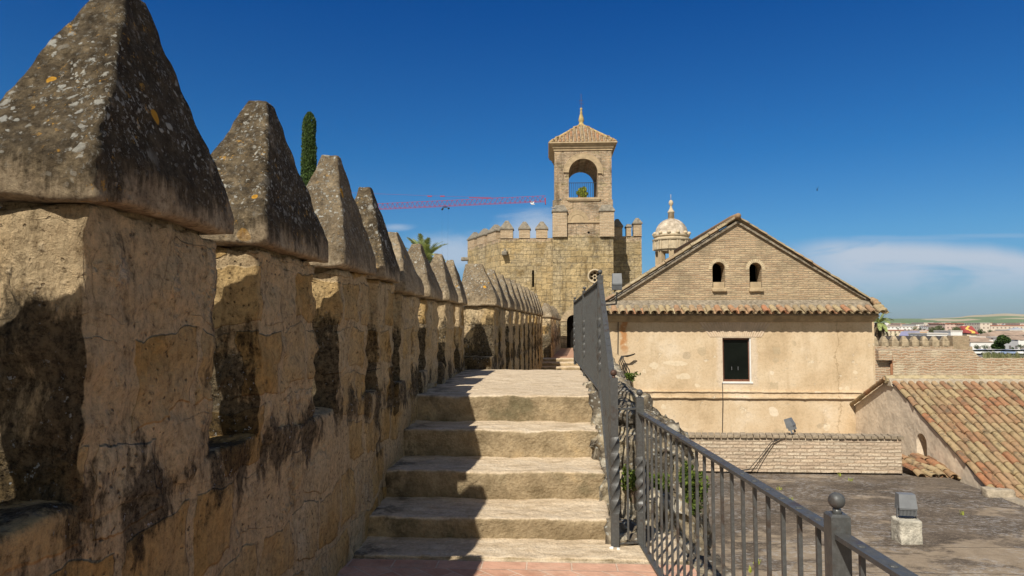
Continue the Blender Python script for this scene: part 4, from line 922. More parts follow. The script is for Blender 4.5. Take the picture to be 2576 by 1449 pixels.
# ------------------------------------------------------------------ lantern dome
YD = 56.0
dt = thing("dome_lantern", "round baroque lantern with a pale dome and egg finial behind the brick gable", "dome", (at(1689, 700, YD).x, YD, -5))
cxd = at(1689.5, 640, YD).x
def ud(py): return at(1689.5, py, YD).z
def rd(px): return px*YD/F
m = MB(); m.lathe((cxd, YD, 0), [(rd(41), ud(592))]+[(rd(41)*math.cos(R(a)), ud(592)+(ud(550)-ud(592))*math.sin(R(a))) for a in (0, 12, 25, 38, 50, 62, 74, 83)]+[(rd(7), ud(549.5))], 28); m.build("dome", DOME, dt, True)
m = MB(); m.lathe((cxd, YD, 0), [(rd(8), ud(552)), (rd(7.5), ud(536)), (rd(9), ud(535)), (rd(8.5), ud(533)), (rd(7), ud(531)), (rd(3.5), ud(524)), (rd(2.6), ud(519)), (rd(3), ud(518)), (rd(5.6), ud(513)), (rd(5.6), ud(509)), (rd(3.5), ud(504.5)), (rd(.8), ud(503))], 14)
m.tube([(cxd, YD, ud(504)), (cxd, YD, ud(489))], .02, 5); m.build("finial", PALE, dt, True)
m = MB(); m.lathe((cxd, YD, 0), [(rd(40), ud(634)), (rd(40), ud(631)), (rd(44), ud(629)), (rd(44), ud(608)), (rd(47), ud(606)), (rd(47.5), ud(603)), (rd(43), ud(601)), (rd(42), ud(598)), (rd(45), ud(596)), (rd(45), ud(593)), (rd(41), ud(591))], 28)
m.build("drum", PALE, dt)
for k in range(12):
    a = R(30*k+12); c = V((cxd+rd(43)*math.cos(a), YD+rd(43)*math.sin(a), 0)); m = MB(); m.ball(c+V((0, 0, ud(589))), rd(5), 10, (1, 1, .9)); m.build("knob", PALE, dt, True)
    c = V((cxd+rd(44.5)*math.cos(a), YD+rd(44.5)*math.sin(a), 0)); u = V((-math.sin(a), math.cos(a), 0)); m = MB()
    for sgn in (-1, 1): m.obox(c+u*sgn*rd(3.2)+V((0, 0, ud(629))), (0, 0, ud(608)-ud(629)), rd(3), rd(3.5), (math.cos(a), math.sin(a), 0))
    m.build("bracket", PALE, dt)
m = MB()
for k in range(8):
    a = R(45*k+12+22); c = V((cxd+rd(34)*math.cos(a), YD+rd(34)*math.sin(a), ud(720))); m.obox(c, (0, 0, ud(634)-ud(720)), rd(12), rd(12), (math.cos(a), math.sin(a), 0))
m.build("lantern_pier", CORN, dt)
m = MB(); m.box(cxd-rd(30), cxd+rd(30), YD-rd(30), YD+rd(30), ud(900), ud(720)); m.build("base", CORN, dt)

# ------------------------------------------------------------------ far walls on the right
fw_ = thing("brick_wall", "weathered pink brick wall with a drainpipe beyond the tiled roof ridge", "wall", (22, 40, -6))
YB = 40.0
def BX(px, py=900, Y=YB): return at(px, py, Y).x
def BZ(py, px=2380, Y=YB): return at(px, py, Y).z
zt1, zt2 = BZ(881), BZ(901)
m = MB(); m.plate([(BX(2180), -18), (BX(2760), -18), (BX(2760), zt2), (BX(2474), zt2), (BX(2462), zt2+.1), (BX(2448), zt1), (BX(2180), zt1)], [], YB, YB+1.6); m.build("wall", FARB, fw_)
m = MB(); m.box(BX(2203), BX(2237), YB-.35, YB+.02, BZ(906), zt1+.03); m.build("brick_pier", FARB, fw_)
m = MB(); m.tube([(BX(2239.5), YB-.12, BZ(889)), (BX(2239.5), YB-.12, BZ(960))], .07, 8); m.build("drainpipe", m_plain("rust_pipe", (.34, .16, .08)), fw_)
m = MB()
for _ in range(170):
    px = random.uniform(2473, 2600); p = at(px, 900, YB+random.uniform(.2, 1.4)); tuft(m, (p.x, p.y, zt2), random.uniform(.12, .55)*random.random()**.5, 7, .35)
tag(m.build("weeds", WEED, attr=True), "tall dry weeds growing along the top of the lower brick wall", "weeds", kind="stuff")
YK = 62.0
cw = thing("crenellated_wall", "distant tan wall with rounded merlons and a solid brick end behind the gabled building", "wall", (30, 62, -6))
kz0, kz1 = at(2300, 871.5, YK).z, at(2300, 846, YK).z
m = MB(); m.box(at(2170, 870, YK).x, at(2446, 870, YK).x, YK, YK+.8, -18, kz0); m.build("wall", FARB, cw)
for k in range(8):
    a, b = at(2193.5+25.5*k, 870, YK).x, at(2211.5+25.5*k, 870, YK).x; wd = b-a; m = MB()
    h = kz1-kz0
    m.stone([(a, YK, kz0-.05), (b, YK, kz0-.05), (a, YK+.7, kz0-.05), (b, YK+.7, kz0-.05), (a, YK, kz0+h*.55), (b, YK, kz0+h*.55), (a, YK+.7, kz0+h*.55), (b, YK+.7, kz0+h*.55)], .1, .06, .03, 2, .6, k)
    m.stone([(a, YK, kz0+h*.5), (b, YK, kz0+h*.5), (a, YK+.7, kz0+h*.5), (b, YK+.7, kz0+h*.5), (a+wd*.33, YK+.2, kz1), (b-wd*.33, YK+.2, kz1), (a+wd*.33, YK+.5, kz1), (b-wd*.33, YK+.5, kz1)], .1, .08, .03, 2, .6, k+.5)
    m.build("merlon", m_plain("mossy_merlon", (.36, .28, .18), .95, .4, 3) if k == 0 else bpy.data.materials["mossy_merlon"], cw, True)
m = MB(); m.box(at(2397, 870, YK).x, at(2439, 870, YK).x, YK-.02, YK+.9, kz0-.3, at(2400, 844.5, YK).z); m.build("solid_end", GAB, cw)
pc = thing("plaster_pier", "thin yellow plastered pier at the right corner of the gabled building", "pier", (at(2197, 850, 31).x, 31, -3))
m = MB(); m.box(at(2193, 850, 31).x-1.5, at(2199.5, 850, 31).x, 31, 32, -18, at(2197, 805, 31).z); m.build("wall", PLAST, pc)

# ------------------------------------------------------------------ trees near by
cx_ = at(777, 400, 45)
ct = thing("cypress_tree", "slim dark green cypress rising behind the parapet merlons", "tree", (cx_.x, 45, -18))
ztp = at(777, 283, 45).z; zb_ = at(777, 520, 45).z
m = MB(); pts = []
hc = ztp-zb_; wr_ = 20.5*45/F
for _ in range(15000):
    k = random.random(); z = zb_+hc*k
    r = wr_*min(1, ((1-k)/.09)**.5 if k > .91 else 1)*(.80+.2*(1-k))
    a = random.uniform(0, 6.28); lump = .20*noise.noise(V((math.cos(a)*2, math.sin(a)*2, z*1.3)))+.10*noise.noise(V((a*3, z*5, 0)))
    r *= (random.uniform(.72, 1.0)+lump)
    p = V((cx_.x+r*math.cos(a), 45+r*math.sin(a), z)); s_ = random.uniform(.05, .12); up = V((random.gauss(0, .5)+math.cos(a)*.5, random.gauss(0, .5)+math.sin(a)*.5, 1.2)).normalized(); sd_ = up.cross(V((random.gauss(0, 1), random.gauss(0, 1), .1))).normalized()
    m.cur = random.random(); m.add([p-up*s_*.4, p+sd_*s_*.3, p+up*s_, p-sd_*s_*.3], [(0, 1, 2, 3)])
m.build("crown", CYP, ct, attr=True)
m = MB(); m.tube([(cx_.x, 45, -18), (cx_.x, 45, zb_+1), (cx_.x, 45, ztp-.6)], [.22, .2, .05], 8); m.tube([(cx_.x, 45, zb_-6), (cx_.x, 45, zb_), (cx_.x, 45, zb_+hc*.75), (cx_.x, 45, ztp-.35)], [wr_*.6, wr_*.7, wr_*.62, .06], 12); m.build("trunk", CYP, ct)
def palm(name, label, c, trunk_r, zb, fl, nf, mat, droop=1.0, dead=0, leaf=.045):
    t = thing(name, label, "palm", (c[0], c[1], zb)); c = V(c)
    m = MB(); m.tube([(c.x, c.y, zb), (c.x+.1, c.y, (zb+c.z)/2), c], [trunk_r*1.2, trunk_r, trunk_r*1.15], 10)
    for k in range(12):
        z = c.z-.15-k*.16; m.lathe((c.x, c.y, z), [(trunk_r*1.05, 0), (trunk_r*1.28, .09), (trunk_r*1.0, .12)], 10)
    m.build("trunk", WOODL, t)
    for grp, cnt, mt, el0, el1 in (("crown", nf, mat, 5, 78), ("dead_fronds", dead, PALMD, -70, -35)):
        if not cnt: continue
        m = MB()
        for i in range(cnt):
            az = i*2.399+random.uniform(-.3, .3); e = R(random.uniform(el0, el1)); L = fl*random.uniform(.8, 1.1)
            d = V((math.cos(az)*math.cos(e), math.sin(az)*math.cos(e), math.sin(e))); p = c.copy(); pts = [p.copy()]; N_ = 16
            for q in range(N_):
                d = (d+V((0, 0, -droop*.055*(1+q*.06)))).normalized(); p = p+d*(L/N_); pts.append(p.copy())
            m.cur = random.random(); m.tube(pts, [.03*(1-q/(N_+2)) for q in range(N_+1)], 4, False)
            for q in range(2, N_+1):
                d = (pts[q]-pts[q-1]).normalized(); sd_ = d.cross(V((0, 0, 1))).normalized(); ln = fl*.22*math.sin(math.pi*min(1, (q+1)/(N_+2)))**.6
                for h in (0, .33, .66):
                    b = pts[q-1].lerp(pts[q], h)
                    for sg in (-1, 1):
                        e_ = (sd_*sg*.8+d*.75+V((0, 0, .12-random.random()*.3))).normalized()*ln*random.uniform(.8, 1.1); m.cur = random.random()
                        m.add([b-d*leaf*.5, b+d*leaf*.5, b+e_*.6+d*leaf*.4, b+e_, b+e_*.6-d*leaf*.4], [(0, 1, 2, 3, 4)])
        m.build(grp, mt, t, attr=True)
    return t
c = at(1066, 664, 48); palm("palm_tree", "green feather palm whose fronds show just above the parapet merlons", (c.x, 48, c.z), .2, -18, 2.2, 36, PALM, 1.0, 0, .07)
c = at(2212, 812, 72); palm("palm_tree", "palm with a stout trunk and hanging dead fronds beside the corner of the gabled building", (c.x, 72, c.z), .38, -18, 1.7, 16, PALM, 1.2, 14, .07)

# ------------------------------------------------------------------ crane
YCR = 150.0
cr = thing("tower_crane", "red lattice tower crane whose long jib crosses the blue sky", "crane", (at(850, 515, YCR).x, YCR, -18))
j0, j1 = at(820, 525.5, YCR), at(1372, 499.5, YCR); dj = j1-j0; hj = 1.25
def lat(mb, a, b, w_, h_, n_, r):
    d = (b-a); s_ = V((0, 1, 0))*(w_/2) if abs(d.z) < d.length*.5 else V((0, 1, 0))*(w_/2); u = V((0, 0, 1)) if abs(d.z) < d.length*.5 else V((1, 0, 0))
    lo1, lo2, hi = [a-s_, a+s_, a+u*h_][0:3]
    ch = [(-s_-u*h_/2), (s_-u*h_/2), (u*h_/2)] if abs(d.z) < d.length*.5 else [(-s_-u*h_/2), (s_-u*h_/2), (s_+u*h_/2), (-s_+u*h_/2)]
    for o in ch: mb.obox(a+o, d, r*2, r*2, (0, 1, 0) if abs(d.z) > d.length*.5 else (0, 0, 1))
    for i in range(n_):
        p, q, mid = a+d*(i/n_), a+d*((i+1)/n_), a+d*((i+.5)/n_)
        k = len(ch)
        if k == 3:
            for o in ch[:2]: mb.obox(p+o, mid+ch[2]-p-o, r*1.1, r*1.1); mb.obox(mid+ch[2], q+o-mid-ch[2], r*1.1, r*1.1)
        else:
            for t_ in range(4): mb.obox(p+ch[t_], q+ch[(t_+1) % 4]-p-ch[t_], r*1.1, r*1.1, (.3, .2, 1))
m = MB(); lat(m, j0, j1, 1.2, hj, 44, .038); m.obox(j1+V((0, -.6, -.6)), (0, 1.2, 0), .2, 1.4); m.build("jib", CRED, cr)
mb_ = V((at(838, 520, YCR).x, YCR, -18)); mt_ = V((mb_.x, YCR, at(838, 530, YCR).z))
m = MB(); lat(m, mb_, mt_, 1.6, 1.6, 34, .09); m.build("mast", CRED, cr)
apx = mt_+V((0, 0, 4.2)); m = MB(); lat(m, mt_, apx, .8, .8, 3, .08); m.build("mast_head", CRED, cr)
m = MB(); lat(m, mt_+V((0, 0, 0)), mt_+V((-11, 0, .6)), 1.2, 1.1, 10, .08); cj = m.build("counter_jib", CRED, cr)
m = MB(); m.box(mt_.x-11, mt_.x-8.6, YCR-.8, YCR+.8, mt_.z-1.4, mt_.z+.5); m.build("counterweight", CONC, cj)
m = MB(); a_ = at(1125, 494, YCR); b_ = j0+dj*.82+V((0, 0, .65)); m.tube([apx, a_, b_], .02, 4); m.tube([apx, mt_+V((-10, 0, 1))], .02, 4); m.build("pendant_cable", CRED, cr)
m = MB(); 
for px in (1081, 1113): p = at(px, 493.5, YCR); m.obox(p+V((-.5, 0, 0)), (1.0, 0, -.02), .18, .22)
m.build("cable_link", CRED, cr); m = MB(); m.obox(j0+dj*.7+V((-2.2, 0, .95)), (5.0, 0, -.15), .1, .14); m.build("cable_link", CRED, cr)
tp_ = j0+dj*((1122-820)/552); m = MB(); m.box(tp_.x-.5, tp_.x+.5, YCR-.2, YCR+.2, tp_.z-.95, tp_.z-.75); m.tube([tp_+V((-.8, 0, -1.5)), tp_+V((-.4, 0, -1.1))], .2, 8); m.tube([tp_+V((.6, 0, -1.2)), tp_+V((1.0, 0, -1.1))], .2, 8); tr_ = m.build("trolley", CABLE, cr)
m = MB(); 
for k in (-.7, .7): m.tube([tp_+V((k, 0, -1.3)), V((tp_.x+k*.7, YCR, -4))], .007, 4)
m.tube([V((tp_.x, YCR, -4.8)), V((tp_.x, YCR, -4))], .3, 6); m.build("hoist_cable", CABLE, tr_)

# ------------------------------------------------------------------ birds
def bird(label, c, L, heading, pitch, mat, wing=None, span=1., roll=0.):
    t = thing("bird", label, "bird", c)
    def T(f, s, u):
        f2 = f*math.cos(pitch)-u*math.sin(pitch); u2 = f*math.sin(pitch)+u*math.cos(pitch)
        return V(c)+V((f2*math.cos(heading)-s*math.sin(heading), f2*math.sin(heading)+s*math.cos(heading), u2))*L
    m = MB(); b0 = len(m.v)
    m.tube([T(-.52, 0, .0), T(-.3, 0, -.01), T(-.1, 0, -.03), T(.12, 0, -.01), T(.25, 0, .06), T(.33, 0, .11), T(.40, 0, .11), T(.44, 0, .09), T(.50, 0, .08)], [.05*L, .07*L, .145*L, .155*L, .10*L, .075*L, .075*L, .04*L, .008*L], 10)
    if wing:      # spread wings
        for sg in (-1, 1):
            a = roll+sg*wing
            def W(f, s): return T(f, s*math.cos(wing)*sg, .04+s*math.sin(wing)+sg*s*roll)
            pr = [(.16, .08), (.22, .45), (.12, .8), (-.12, 1.0), (-.08, .7), (-.16, .4), (-.2, .08)]
            k = len(m.v); m.add([W(f, s*span) for f, s in pr]+[W(f, s*span)+V((0, 0, .03*L)) for f, s in pr], [tuple(range(7)), tuple(range(13, 6, -1))]+[(i, (i+1) % 7, 7+(i+1) % 7, 7+i) for i in range(7)])
    o = m.build("body", mat, t, True)
    if not wing:
        for sg in (-1, 1):
            w_ = MB(); w_.tube([T(.15, sg*.12, .02), T(-.1, sg*.15, .0), T(-.45, sg*.07, .02)], [.06*L, .09*L, .012*L], 6); w_.build("folded_wing", mat, t, True)
            w_ = MB(); w_.tube([T(0, sg*.05, -.14), T(.02, sg*.05, -.26)], .012*L, 5); w_.build("leg", RUST, t)
    return t
bird("white pigeon flying below the tip of the crane jib", at(1339, 513, 36.5), .30, 2.7, .25, FEATH, .75, .62)
bird("dark pigeon perched on top of the left corner merlon of the tower", at(1409.5, 505, YT+.1)+V((0, 0, .06)), .38, .5, .5, FEATHD)
bird("grey and white pigeon perched on the left ledge of the corner merlon cap", at(1393, 524, YT-.1), .36, 3.3, .1, m_plain("mixed_feathers", (.3, .31, .33), .7, .6, 14))
bird("small black swift gliding in the open sky above the gable", at(2055.5, 478, 30), .16, 1.0, .0, FEATHB, 1.15, 1.05)

# ------------------------------------------------------------------ the town, the hills
ZG = -18.0
m = MB(); m.v = [V(p) for p in ((-6000, -3000, ZG), (14000, -3000, ZG), (14000, 16000, ZG), (-6000, 16000, ZG))]; m.f = [[0, 1, 2, 3]]; m.a = [0]
tag(m.build("ground", m_plain("town_ground", (.30, .27, .22), .95, .3, .02)), kind="structure")
def m_hills():
    n = NT("farmland"); p = n.pos(); q = n.vm('MULTIPLY', p, (.00055, .00025, .004)); 
    v = n.nd("ShaderNodeTexVoronoi", {"Vector": n.distort(q, 2, .35), "Scale": 1.6, "Randomness": 1}); r = n.xyz(v.outputs["Color"])[0]
    col = n.ramp(r, [(.0, (.10, .16, .08)), (.56, (.13, .20, .10)), (.60, (.40, .33, .22)), (.75, (.46, .38, .26)), (.8, (.17, .23, .13))])
    col = n.mix(.15, col, n.ramp(n.noise(q, 4, 5), [(.3, (.2, .2, .12)), (.7, (.5, .44, .3))]))
    return n.done(col, .95, spec=0.)
def hill(name, Y, tops, depth, mat):
    m = MB(); vs = []; N_ = len(tops)
    prof = [(0, -.05), (.2, .28), (.45, .72), (.7, 1.0), (1.0, .9)]
    xs = 90
    for k, (dy, hh) in enumerate(prof):
        for i in range(xs+1):
            px = tops[0][0]+(tops[-1][0]-tops[0][0])*i/xs
            for (a, b) in zip(tops, tops[1:]):
                if a[0] <= px <= b[0]: py = a[1]+(b[1]-a[1])*(.5-.5*math.cos(math.pi*(px-a[0])/(b[0]-a[0])))
            top = at(px, py, Y+depth*.7); ht = top.z-ZG; xx = at(px, py, Y+depth*.7*0+Y*0+depth*dy).x
            vs.append((xx, Y+depth*dy, ZG+ht*hh*(1+.05*noise.noise(V((xx*.0015, dy*2, 0))))))
    fs = [(k*(xs+1)+i, k*(xs+1)+i+1, (k+1)*(xs+1)+i+1, (k+1)*(xs+1)+i) for k in range(len(prof)-1) for i in range(xs)]
    m.add(vs, fs); tag(m.build(name, mat, None, True), kind="structure")
HM = m_hills()
hill("hills", 6500, [(1700, 812), (2060, 806), (2228, 802), (2270, 801), (2330, 801), (2400, 799), (2455, 793), (2530, 789), (2580, 791), (2900, 796), (3400, 815)], 3500, HM)
hill("foothills", 4800, [(1500, 815), (2100, 808), (2300, 806.5), (2400, 808), (2470, 804), (2560, 799), (2700, 800), (3100, 815)], 1500, HM)

def cz(zx, zy, Y): return at(2146.6+zx*.16667, 771.5+zy*.16667, Y)
CM = {k: m_city("facade_"+k, *a) for k, a in {
    "white": ((.74, .72, .68), (.30, .27, .25)), "cream": ((.66, .56, .40), (.24, .19, .15)), "pink": ((.58, .44, .37), (.22, .15, .13)),
    "brick": ((.45, .27, .20), (.16, .11, .1)), "beige": ((.62, .53, .43), (.28, .22, .18))}.items()}
ROOFC = {"flat": m_plain("flat_roof", (.55, .50, .45), .9, .2, .1), "tile": m_plain("brown_roof", (.36, .26, .19), .9, .3, .3), "red": m_plain("red_roof", (.42, .17, .11), .9, .3, .2)}
def house(label, z0, z1, ztop, Y, dep, col, roof="flat", zbase=ZG, group=None, pitch=0, name="building"):
    a, b = cz(z0, ztop, Y), cz(z1, ztop, Y)
    t = thing(name, label, "building", ((a.x+b.x)/2, Y, ZG), group)
    m = MB(); m.box(a.x, b.x, Y, Y+dep, zbase, a.z); m.build("wall", CM[col], t)
    m = MB(); o = min(.4, (b.x-a.x)*.03)
    if pitch: m.add([(a.x-o, Y-o, a.z), (b.x+o, Y-o, a.z), (b.x+o, Y+dep+o, a.z), (a.x-o, Y+dep+o, a.z), (a.x-o+dep*.1, Y+dep/2, a.z+pitch), (b.x+o-dep*.1, Y+dep/2, a.z+pitch)], [(0, 1, 5, 4), (2, 3, 4, 5), (1, 2, 5), (3, 0, 4), (3, 2, 1, 0)])
    else: m.box(a.x-o, b.x+o, Y-o, Y+dep+o, a.z, a.z+.5)
    m.build("roof", ROOFC[roof], t)
    return t
random.seed(5)
# far skyline: blocks of flats under the hills
xz = 170
words = ["pale", "white", "cream", "pinkish"]; k = 0
while xz < 3700:
    wd = random.uniform(45, 150); Y = random.uniform(900, 1350); col = random.choice(["white", "white", "cream", "beige", "pink", "white"])
    house("pale block of flats in the far skyline under the hills", xz, xz+wd, random.uniform(240, 272), Y, random.uniform(15, 40), col, random.choice(["flat", "flat", "red"]), group="far skyline blocks")
    xz += wd*random.uniform(.62, .95)
xz = 380
while xz < 3500:
    wd = random.uniform(40, 120); Y = random.uniform(640, 850)
    house("low house in the middle distance among the flats", xz, xz+wd, random.uniform(288, 330), Y, random.uniform(10, 25), random.choice(["white", "cream", "beige", "white"]), random.choice(["tile", "flat", "red"]), group="middle distance houses")
    xz += wd*random.uniform(.8, 1.3)
house("long white building with a strip roof beyond the palm", 450, 905, 302, 620, 30, "white")
house("long cream building below the white strip-roofed one", 380, 1130, 360, 520, 25, "cream", "red")
house("first pinkish apartment block right of the pale trees", 1385, 1640, 262, 600, 25, "pink", "red")
house("second pinkish apartment block behind the red and yellow roof", 1650, 1912, 262, 590, 25, "pink", "red")
house("beige apartment tower right of the red and yellow roof", 1912, 2062, 252, 560, 20, "beige", "flat")
house("long terrace of beige flats behind the street trees", 2070, 2760, 288, 585, 25, "beige", "red")
house("orange building with a sloping side above the crenellated wall", 1003, 1112, 376, 330, 14, "cream", "flat")
h = bpy.data.objects["building"]; 
OR = m_plain("orange_render", (.62, .33, .10), .9, .1, .3); [setattr(c.material_slots[0], "material", OR) for o in COL.objects if o.get("label", "").startswith("orange building") for c in o.children if c.name.startswith("wall")]
a = cz(905, 440, 329); b = cz(1003, 376, 329); t = thing("shed", "blue violet sloping roof beside the orange building", "shed", (a.x, 329, ZG))
m = MB(); m.plate([(a.x, ZG), (b.x, ZG), (b.x, b.z), (a.x+(b.x-a.x)*.4, b.z), (a.x, a.z)], [], 329, 342); m.build("roof", m_plain("violet_sheet", (.36, .35, .50), .6, .1, 1), t)
house("white house with a flat top behind the crenellated wall", 1112, 1420, 414, 280, 14, "white"); house("taller white flat-topped house beside the solid wall end", 1470, 1645, 378, 285, 12, "white")
a, b, tp2 = cz(1705, 395, 470), cz(1905, 415, 470), cz(1835, 292, 470)
t = thing("pavilion", "red pavilion roof with a wavy yellow stripe", "pavilion", ((a.x+b.x)/2, 470, ZG))
m = MB(); m.add([(a.x, 470, a.z), (b.x, 470, b.z), (b.x, 490, b.z), (a.x, 490, a.z), (tp2.x-3, 480, tp2.z), (tp2.x+4, 480, tp2.z)], [(0, 1, 5, 4), (2, 3, 4, 5), (1, 2, 5), (3, 0, 4), (3, 2, 1, 0)]); m.build("roof", m_plain("red_sheet", (.33, .07, .055), .6, .15, .4), t)
m = MB(); m.box(a.x+1, b.x-1, 471, 489, ZG, min(a.z, b.z)-.05); m.build("wall", CM["cream"], t)
m = MB()
for i in range(14):
    k0, k1 = i/14, (i+1)/14
    def sp(k, o): 
        base = V((a.x+(b.x-a.x)*(.5+.12*math.sin(k*8)), 470, (a.z+b.z)/2)).lerp(V((tp2.x+1.5*math.sin(k*8), 480, tp2.z)), k); return base+V((o*(1-.4*k), -.25, .12))
    m.add([sp(k0, -1.2), sp(k0, 1.2), sp(k1, 1.2), sp(k1, -1.2)], [(0, 1, 2, 3)])
m.build("stripe", m_plain("yellow_stripe", (.70, .45, .10), .7, .1, 1), t)
t = house("white tower house with a grey pointed roof at the right edge of the town", 2362, 2530, 362, 330, 10, "white")
a = cz(2482, 310, 333); m = MB(); e = cz(2460, 362, 333); m.add([(a.x-3, 331, e.z+.5), (a.x+3, 331, e.z+.5), (a.x+3, 337, e.z+.5), (a.x-3, 337, e.z+.5), (a.x, 334, a.z)], [(0, 1, 4), (1, 2, 4), (2, 3, 4), (3, 0, 4), (3, 2, 1, 0)]); m.build("spire", m_plain("slate", (.35, .37, .40)), t)
for i, (z0, z1, zt_, Y, col, roof, pit, lab) in enumerate([
    (1755, 1990, 470, 262, "white", "flat", 0, "white terraced house with a flat top past the solid wall end"),
    (1985, 2110, 498, 258, "white", "tile", 1.2, "white house with a brown tiled roof left of the big round tree"),
    (1770, 2120, 536, 240, "white", "tile", 1.6, "long low white house behind the parked cars"),
    (2110, 2370, 470, 275, "cream", "tile", 2.0, "brown roofed house behind the big round tree"),
    (2345, 2500, 478, 250, "white", "flat", 0, "white cube house right of the big round tree"),
    (2490, 2760, 500, 245, "white", "tile", 1.4, "white house with a brown roof at the right edge"),
    (2240, 2700, 430, 300, "white", "tile", 1.8, "white house with a wide brown roof under the white tower house")]):
    house(lab, z0, z1, zt_, Y, 12, col, roof, pitch=pit)

def tree(label, zx, zy, zr, Y, mat, nl, zbase=ZG, group=None, ry=None, name="tree"):
    c = cz(zx, zy, Y); r = zr*.16667*Y/F; ry = ry or r
    t = thing(name, label, "tree", (c.x, Y, zbase), group)
    m = MB(); lob = [(V((random.gauss(0, .36)*r, random.gauss(0, .36)*r, random.uniform(-.5, .55)*ry)), random.uniform(.35, .6)) for _ in range(10)]
    pts = []
    for _ in range(nl):
        l, k = random.choice(lob); q = V((random.gauss(0, 1), random.gauss(0, 1), random.gauss(0, 1))).normalized()*random.uniform(.55, 1)*k; pts.append(c+l+V((q.x*r, q.y*r, q.z*ry)))
    leafcloud(m, pts, r*.22); m.build("crown", mat, t, attr=True)
    m = MB(); m.tube([(c.x, Y, zbase), (c.x, Y, c.z-ry*.4), c+V((.1*r, 0, ry*.2))], [r*.09, r*.07, r*.03], 7)
    for l, k in lob[:4]: m.tube([c-V((0, 0, ry*.5)), c+l*.8], [r*.05, r*.02], 5)
    m.build("trunk", WOODL, t); return t
tree("big round dark green tree standing before the white houses", 2228, 560, 128, 215, TREE, 4200)
for i, zx in enumerate((1862, 1990, 2405, 2520)): tree("small round street tree beside the parked cars" , zx, 608 if i != 2 else 625, 40 if i != 2 else 26, 225, TREE, 500, group="street trees by the parked cars")
for zx, zy, zr in ((1920, 375, 46), (2050, 385, 42), (2150, 380, 40), (2200, 385, 44), (2292, 385, 40), (1985, 405, 34)): tree("round green tree in front of the beige flats", zx, zy, zr, 430, TREE, 700, group="round trees before the beige flats")
for zx, zy, zr in ((1190, 345, 55), (1260, 340, 60), (1300, 325, 45), (1540, 345, 50), (1600, 350, 45)): tree("pale feathery tree among the pink apartment blocks", zx, zy, zr, 450, TREE2, 700, group="pale trees among the flats")
for zx, zy, zr in ((675, 338, 20), (780, 350, 18), (840, 355, 20), (915, 330, 34), (1075, 345, 20), (1000, 340, 38), (1360, 345, 38), (1440, 372, 34), (485, 412, 16), (560, 412, 16), (640, 420, 26), (790, 415, 16), (370, 415, 42)):
    tree("small dark tree dotted before the long white and cream buildings", zx, zy, zr, 400, TREE, 320, group="dark trees before the long buildings")
for i in range(26): tree("small green tree in the gardens behind the crenellated wall", 330+i*47+random.uniform(-15, 15), random.uniform(520, 600), random.uniform(35, 60), random.uniform(130, 170), random.choice([TREE, TREE, TREE2]), 260, group="garden trees behind the crenellated wall")
lw_ = thing("long_roof", "long tiled roof in painted shadow brown seen through the gaps of the crenellated wall", "roof", (at(2310, 850, 90).x, 90, ZG))
p0, p1 = at(2190, 846.5, 90), at(2440, 853, 90)
m = MB(); m.add([(p0.x, 90, p1.z), (p1.x, 90, p1.z), (p1.x, 96, p0.z), (p0.x, 96, p0.z), (p0.x, 90, p1.z-.25), (p1.x, 90, p1.z-.25), (p1.x, 96, p0.z-.25), (p0.x, 96, p0.z-.25)], [(0, 1, 2, 3), (4, 7, 6, 5), (0, 4, 5, 1), (1, 5, 6, 2), (2, 6, 7, 3), (3, 7, 4, 0)]); m.build("roof", m_plain("shadow_brown_roof", (.07, .055, .04), .9, .3, 2), lw_)  # shadow behind the gaps is put into the roof's dark brown colour
m = MB()
for k in range(9): xx = p0.x+.5+k*(p1.x-p0.x-1)/8; m.box(xx-.15, xx+.15, 90.5, 90.8, ZG, p1.z-.26)
m.build("support", CORN, lw_)
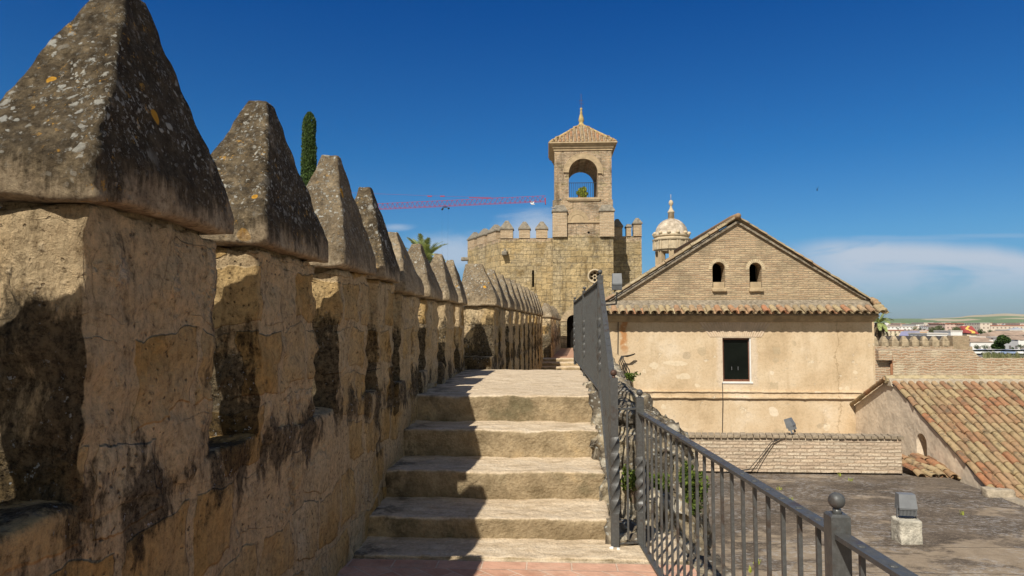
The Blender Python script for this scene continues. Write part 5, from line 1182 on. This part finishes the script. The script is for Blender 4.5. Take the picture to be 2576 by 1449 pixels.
# parked cars
def car(label, c, yaw, mat, L=4.3):
    t = thing("parked_car", label, "car", c, "cars parked behind the brick wall")
    def T(x, y, z): return V(c)+V((x*math.cos(yaw)-y*math.sin(yaw), x*math.sin(yaw)+y*math.cos(yaw), z))
    def pr(mb, prof, hw_): 
        k = len(prof); mb.add([T(x, -hw_, z) for x, z in prof]+[T(x, hw_, z) for x, z in prof], [tuple(range(k)), tuple(range(2*k-1, k-1, -1))]+[(i, k+i, k+(i+1) % k, (i+1) % k) for i in range(k)])
    m = MB(); pr(m, [(-L/2, .35), (L/2, .35), (L/2, .7), (L/2-.9, .88), (-L/2+.2, .92), (-L/2, .7)], .85); pr(m, [(-1.6, 1.36), (-1.75, 1.40), (.35, 1.44), (.5, 1.38)], .66); m.build("body", mat, t)
    m = MB(); pr(m, [(-L/2+.25, .90), (L/2-1.0, .87), (.5, 1.38), (-1.6, 1.36)], .72); m.build("cabin_glass", GLASS, t)
    for x in (-1.3, 1.35):
        for s_ in (-.8, .8):
            m = MB(); m.tube([T(x, s_-.1, .32), T(x, s_+.1, .32)], .32, 10); m.build("wheel", CABLE, t)
cols = [("white", WHITE), ("pale blue", m_plain("blue_paint", (.30, .38, .55), .3, .1)), ("white", WHITE), ("dark", m_plain("dark_paint", (.05, .055, .07), .3, .1)), ("silver", m_plain("silver_paint", (.5, .5, .52), .3, .1))]
for i in range(15):
    zx = 1790+i*62; p = cz(zx, 672, 205); k = cols[(i*7) % 5]
    car("%s car in the row parked behind the brick wall" % k[0], (p.x, 205+random.uniform(-2, 2), p.z-.9), R(random.choice([0, 90, 80, 8])), k[1])
a, b = cz(1700, 680, 200), cz(2900, 680, 200); m = MB(); m.box(a.x, b.x, 196, 215, ZG-.5, cz(1700, 680, 205).z-.85); tag(m.build("parking_ground", m_plain("asphalt", (.16, .16, .165), .9, .2, .5)), kind="structure")

# ------------------------------------------------------------------ air over the town
m = MB(); m.box(-5900, 13900, -2900, 15900, ZG-1, 420)
hz = NT("air"); hz.t.nodes.remove(hz.b); vol = hz.nd("ShaderNodeVolumePrincipled", {"Color": (.78, .86, 1.0), "Density": 1.5e-5, "Anisotropy": 0.})
hz.k.new(vol.outputs[0], hz.t.nodes["Material Output"].inputs["Volume"])
tag(m.build("haze", hz.m), kind="stuff")
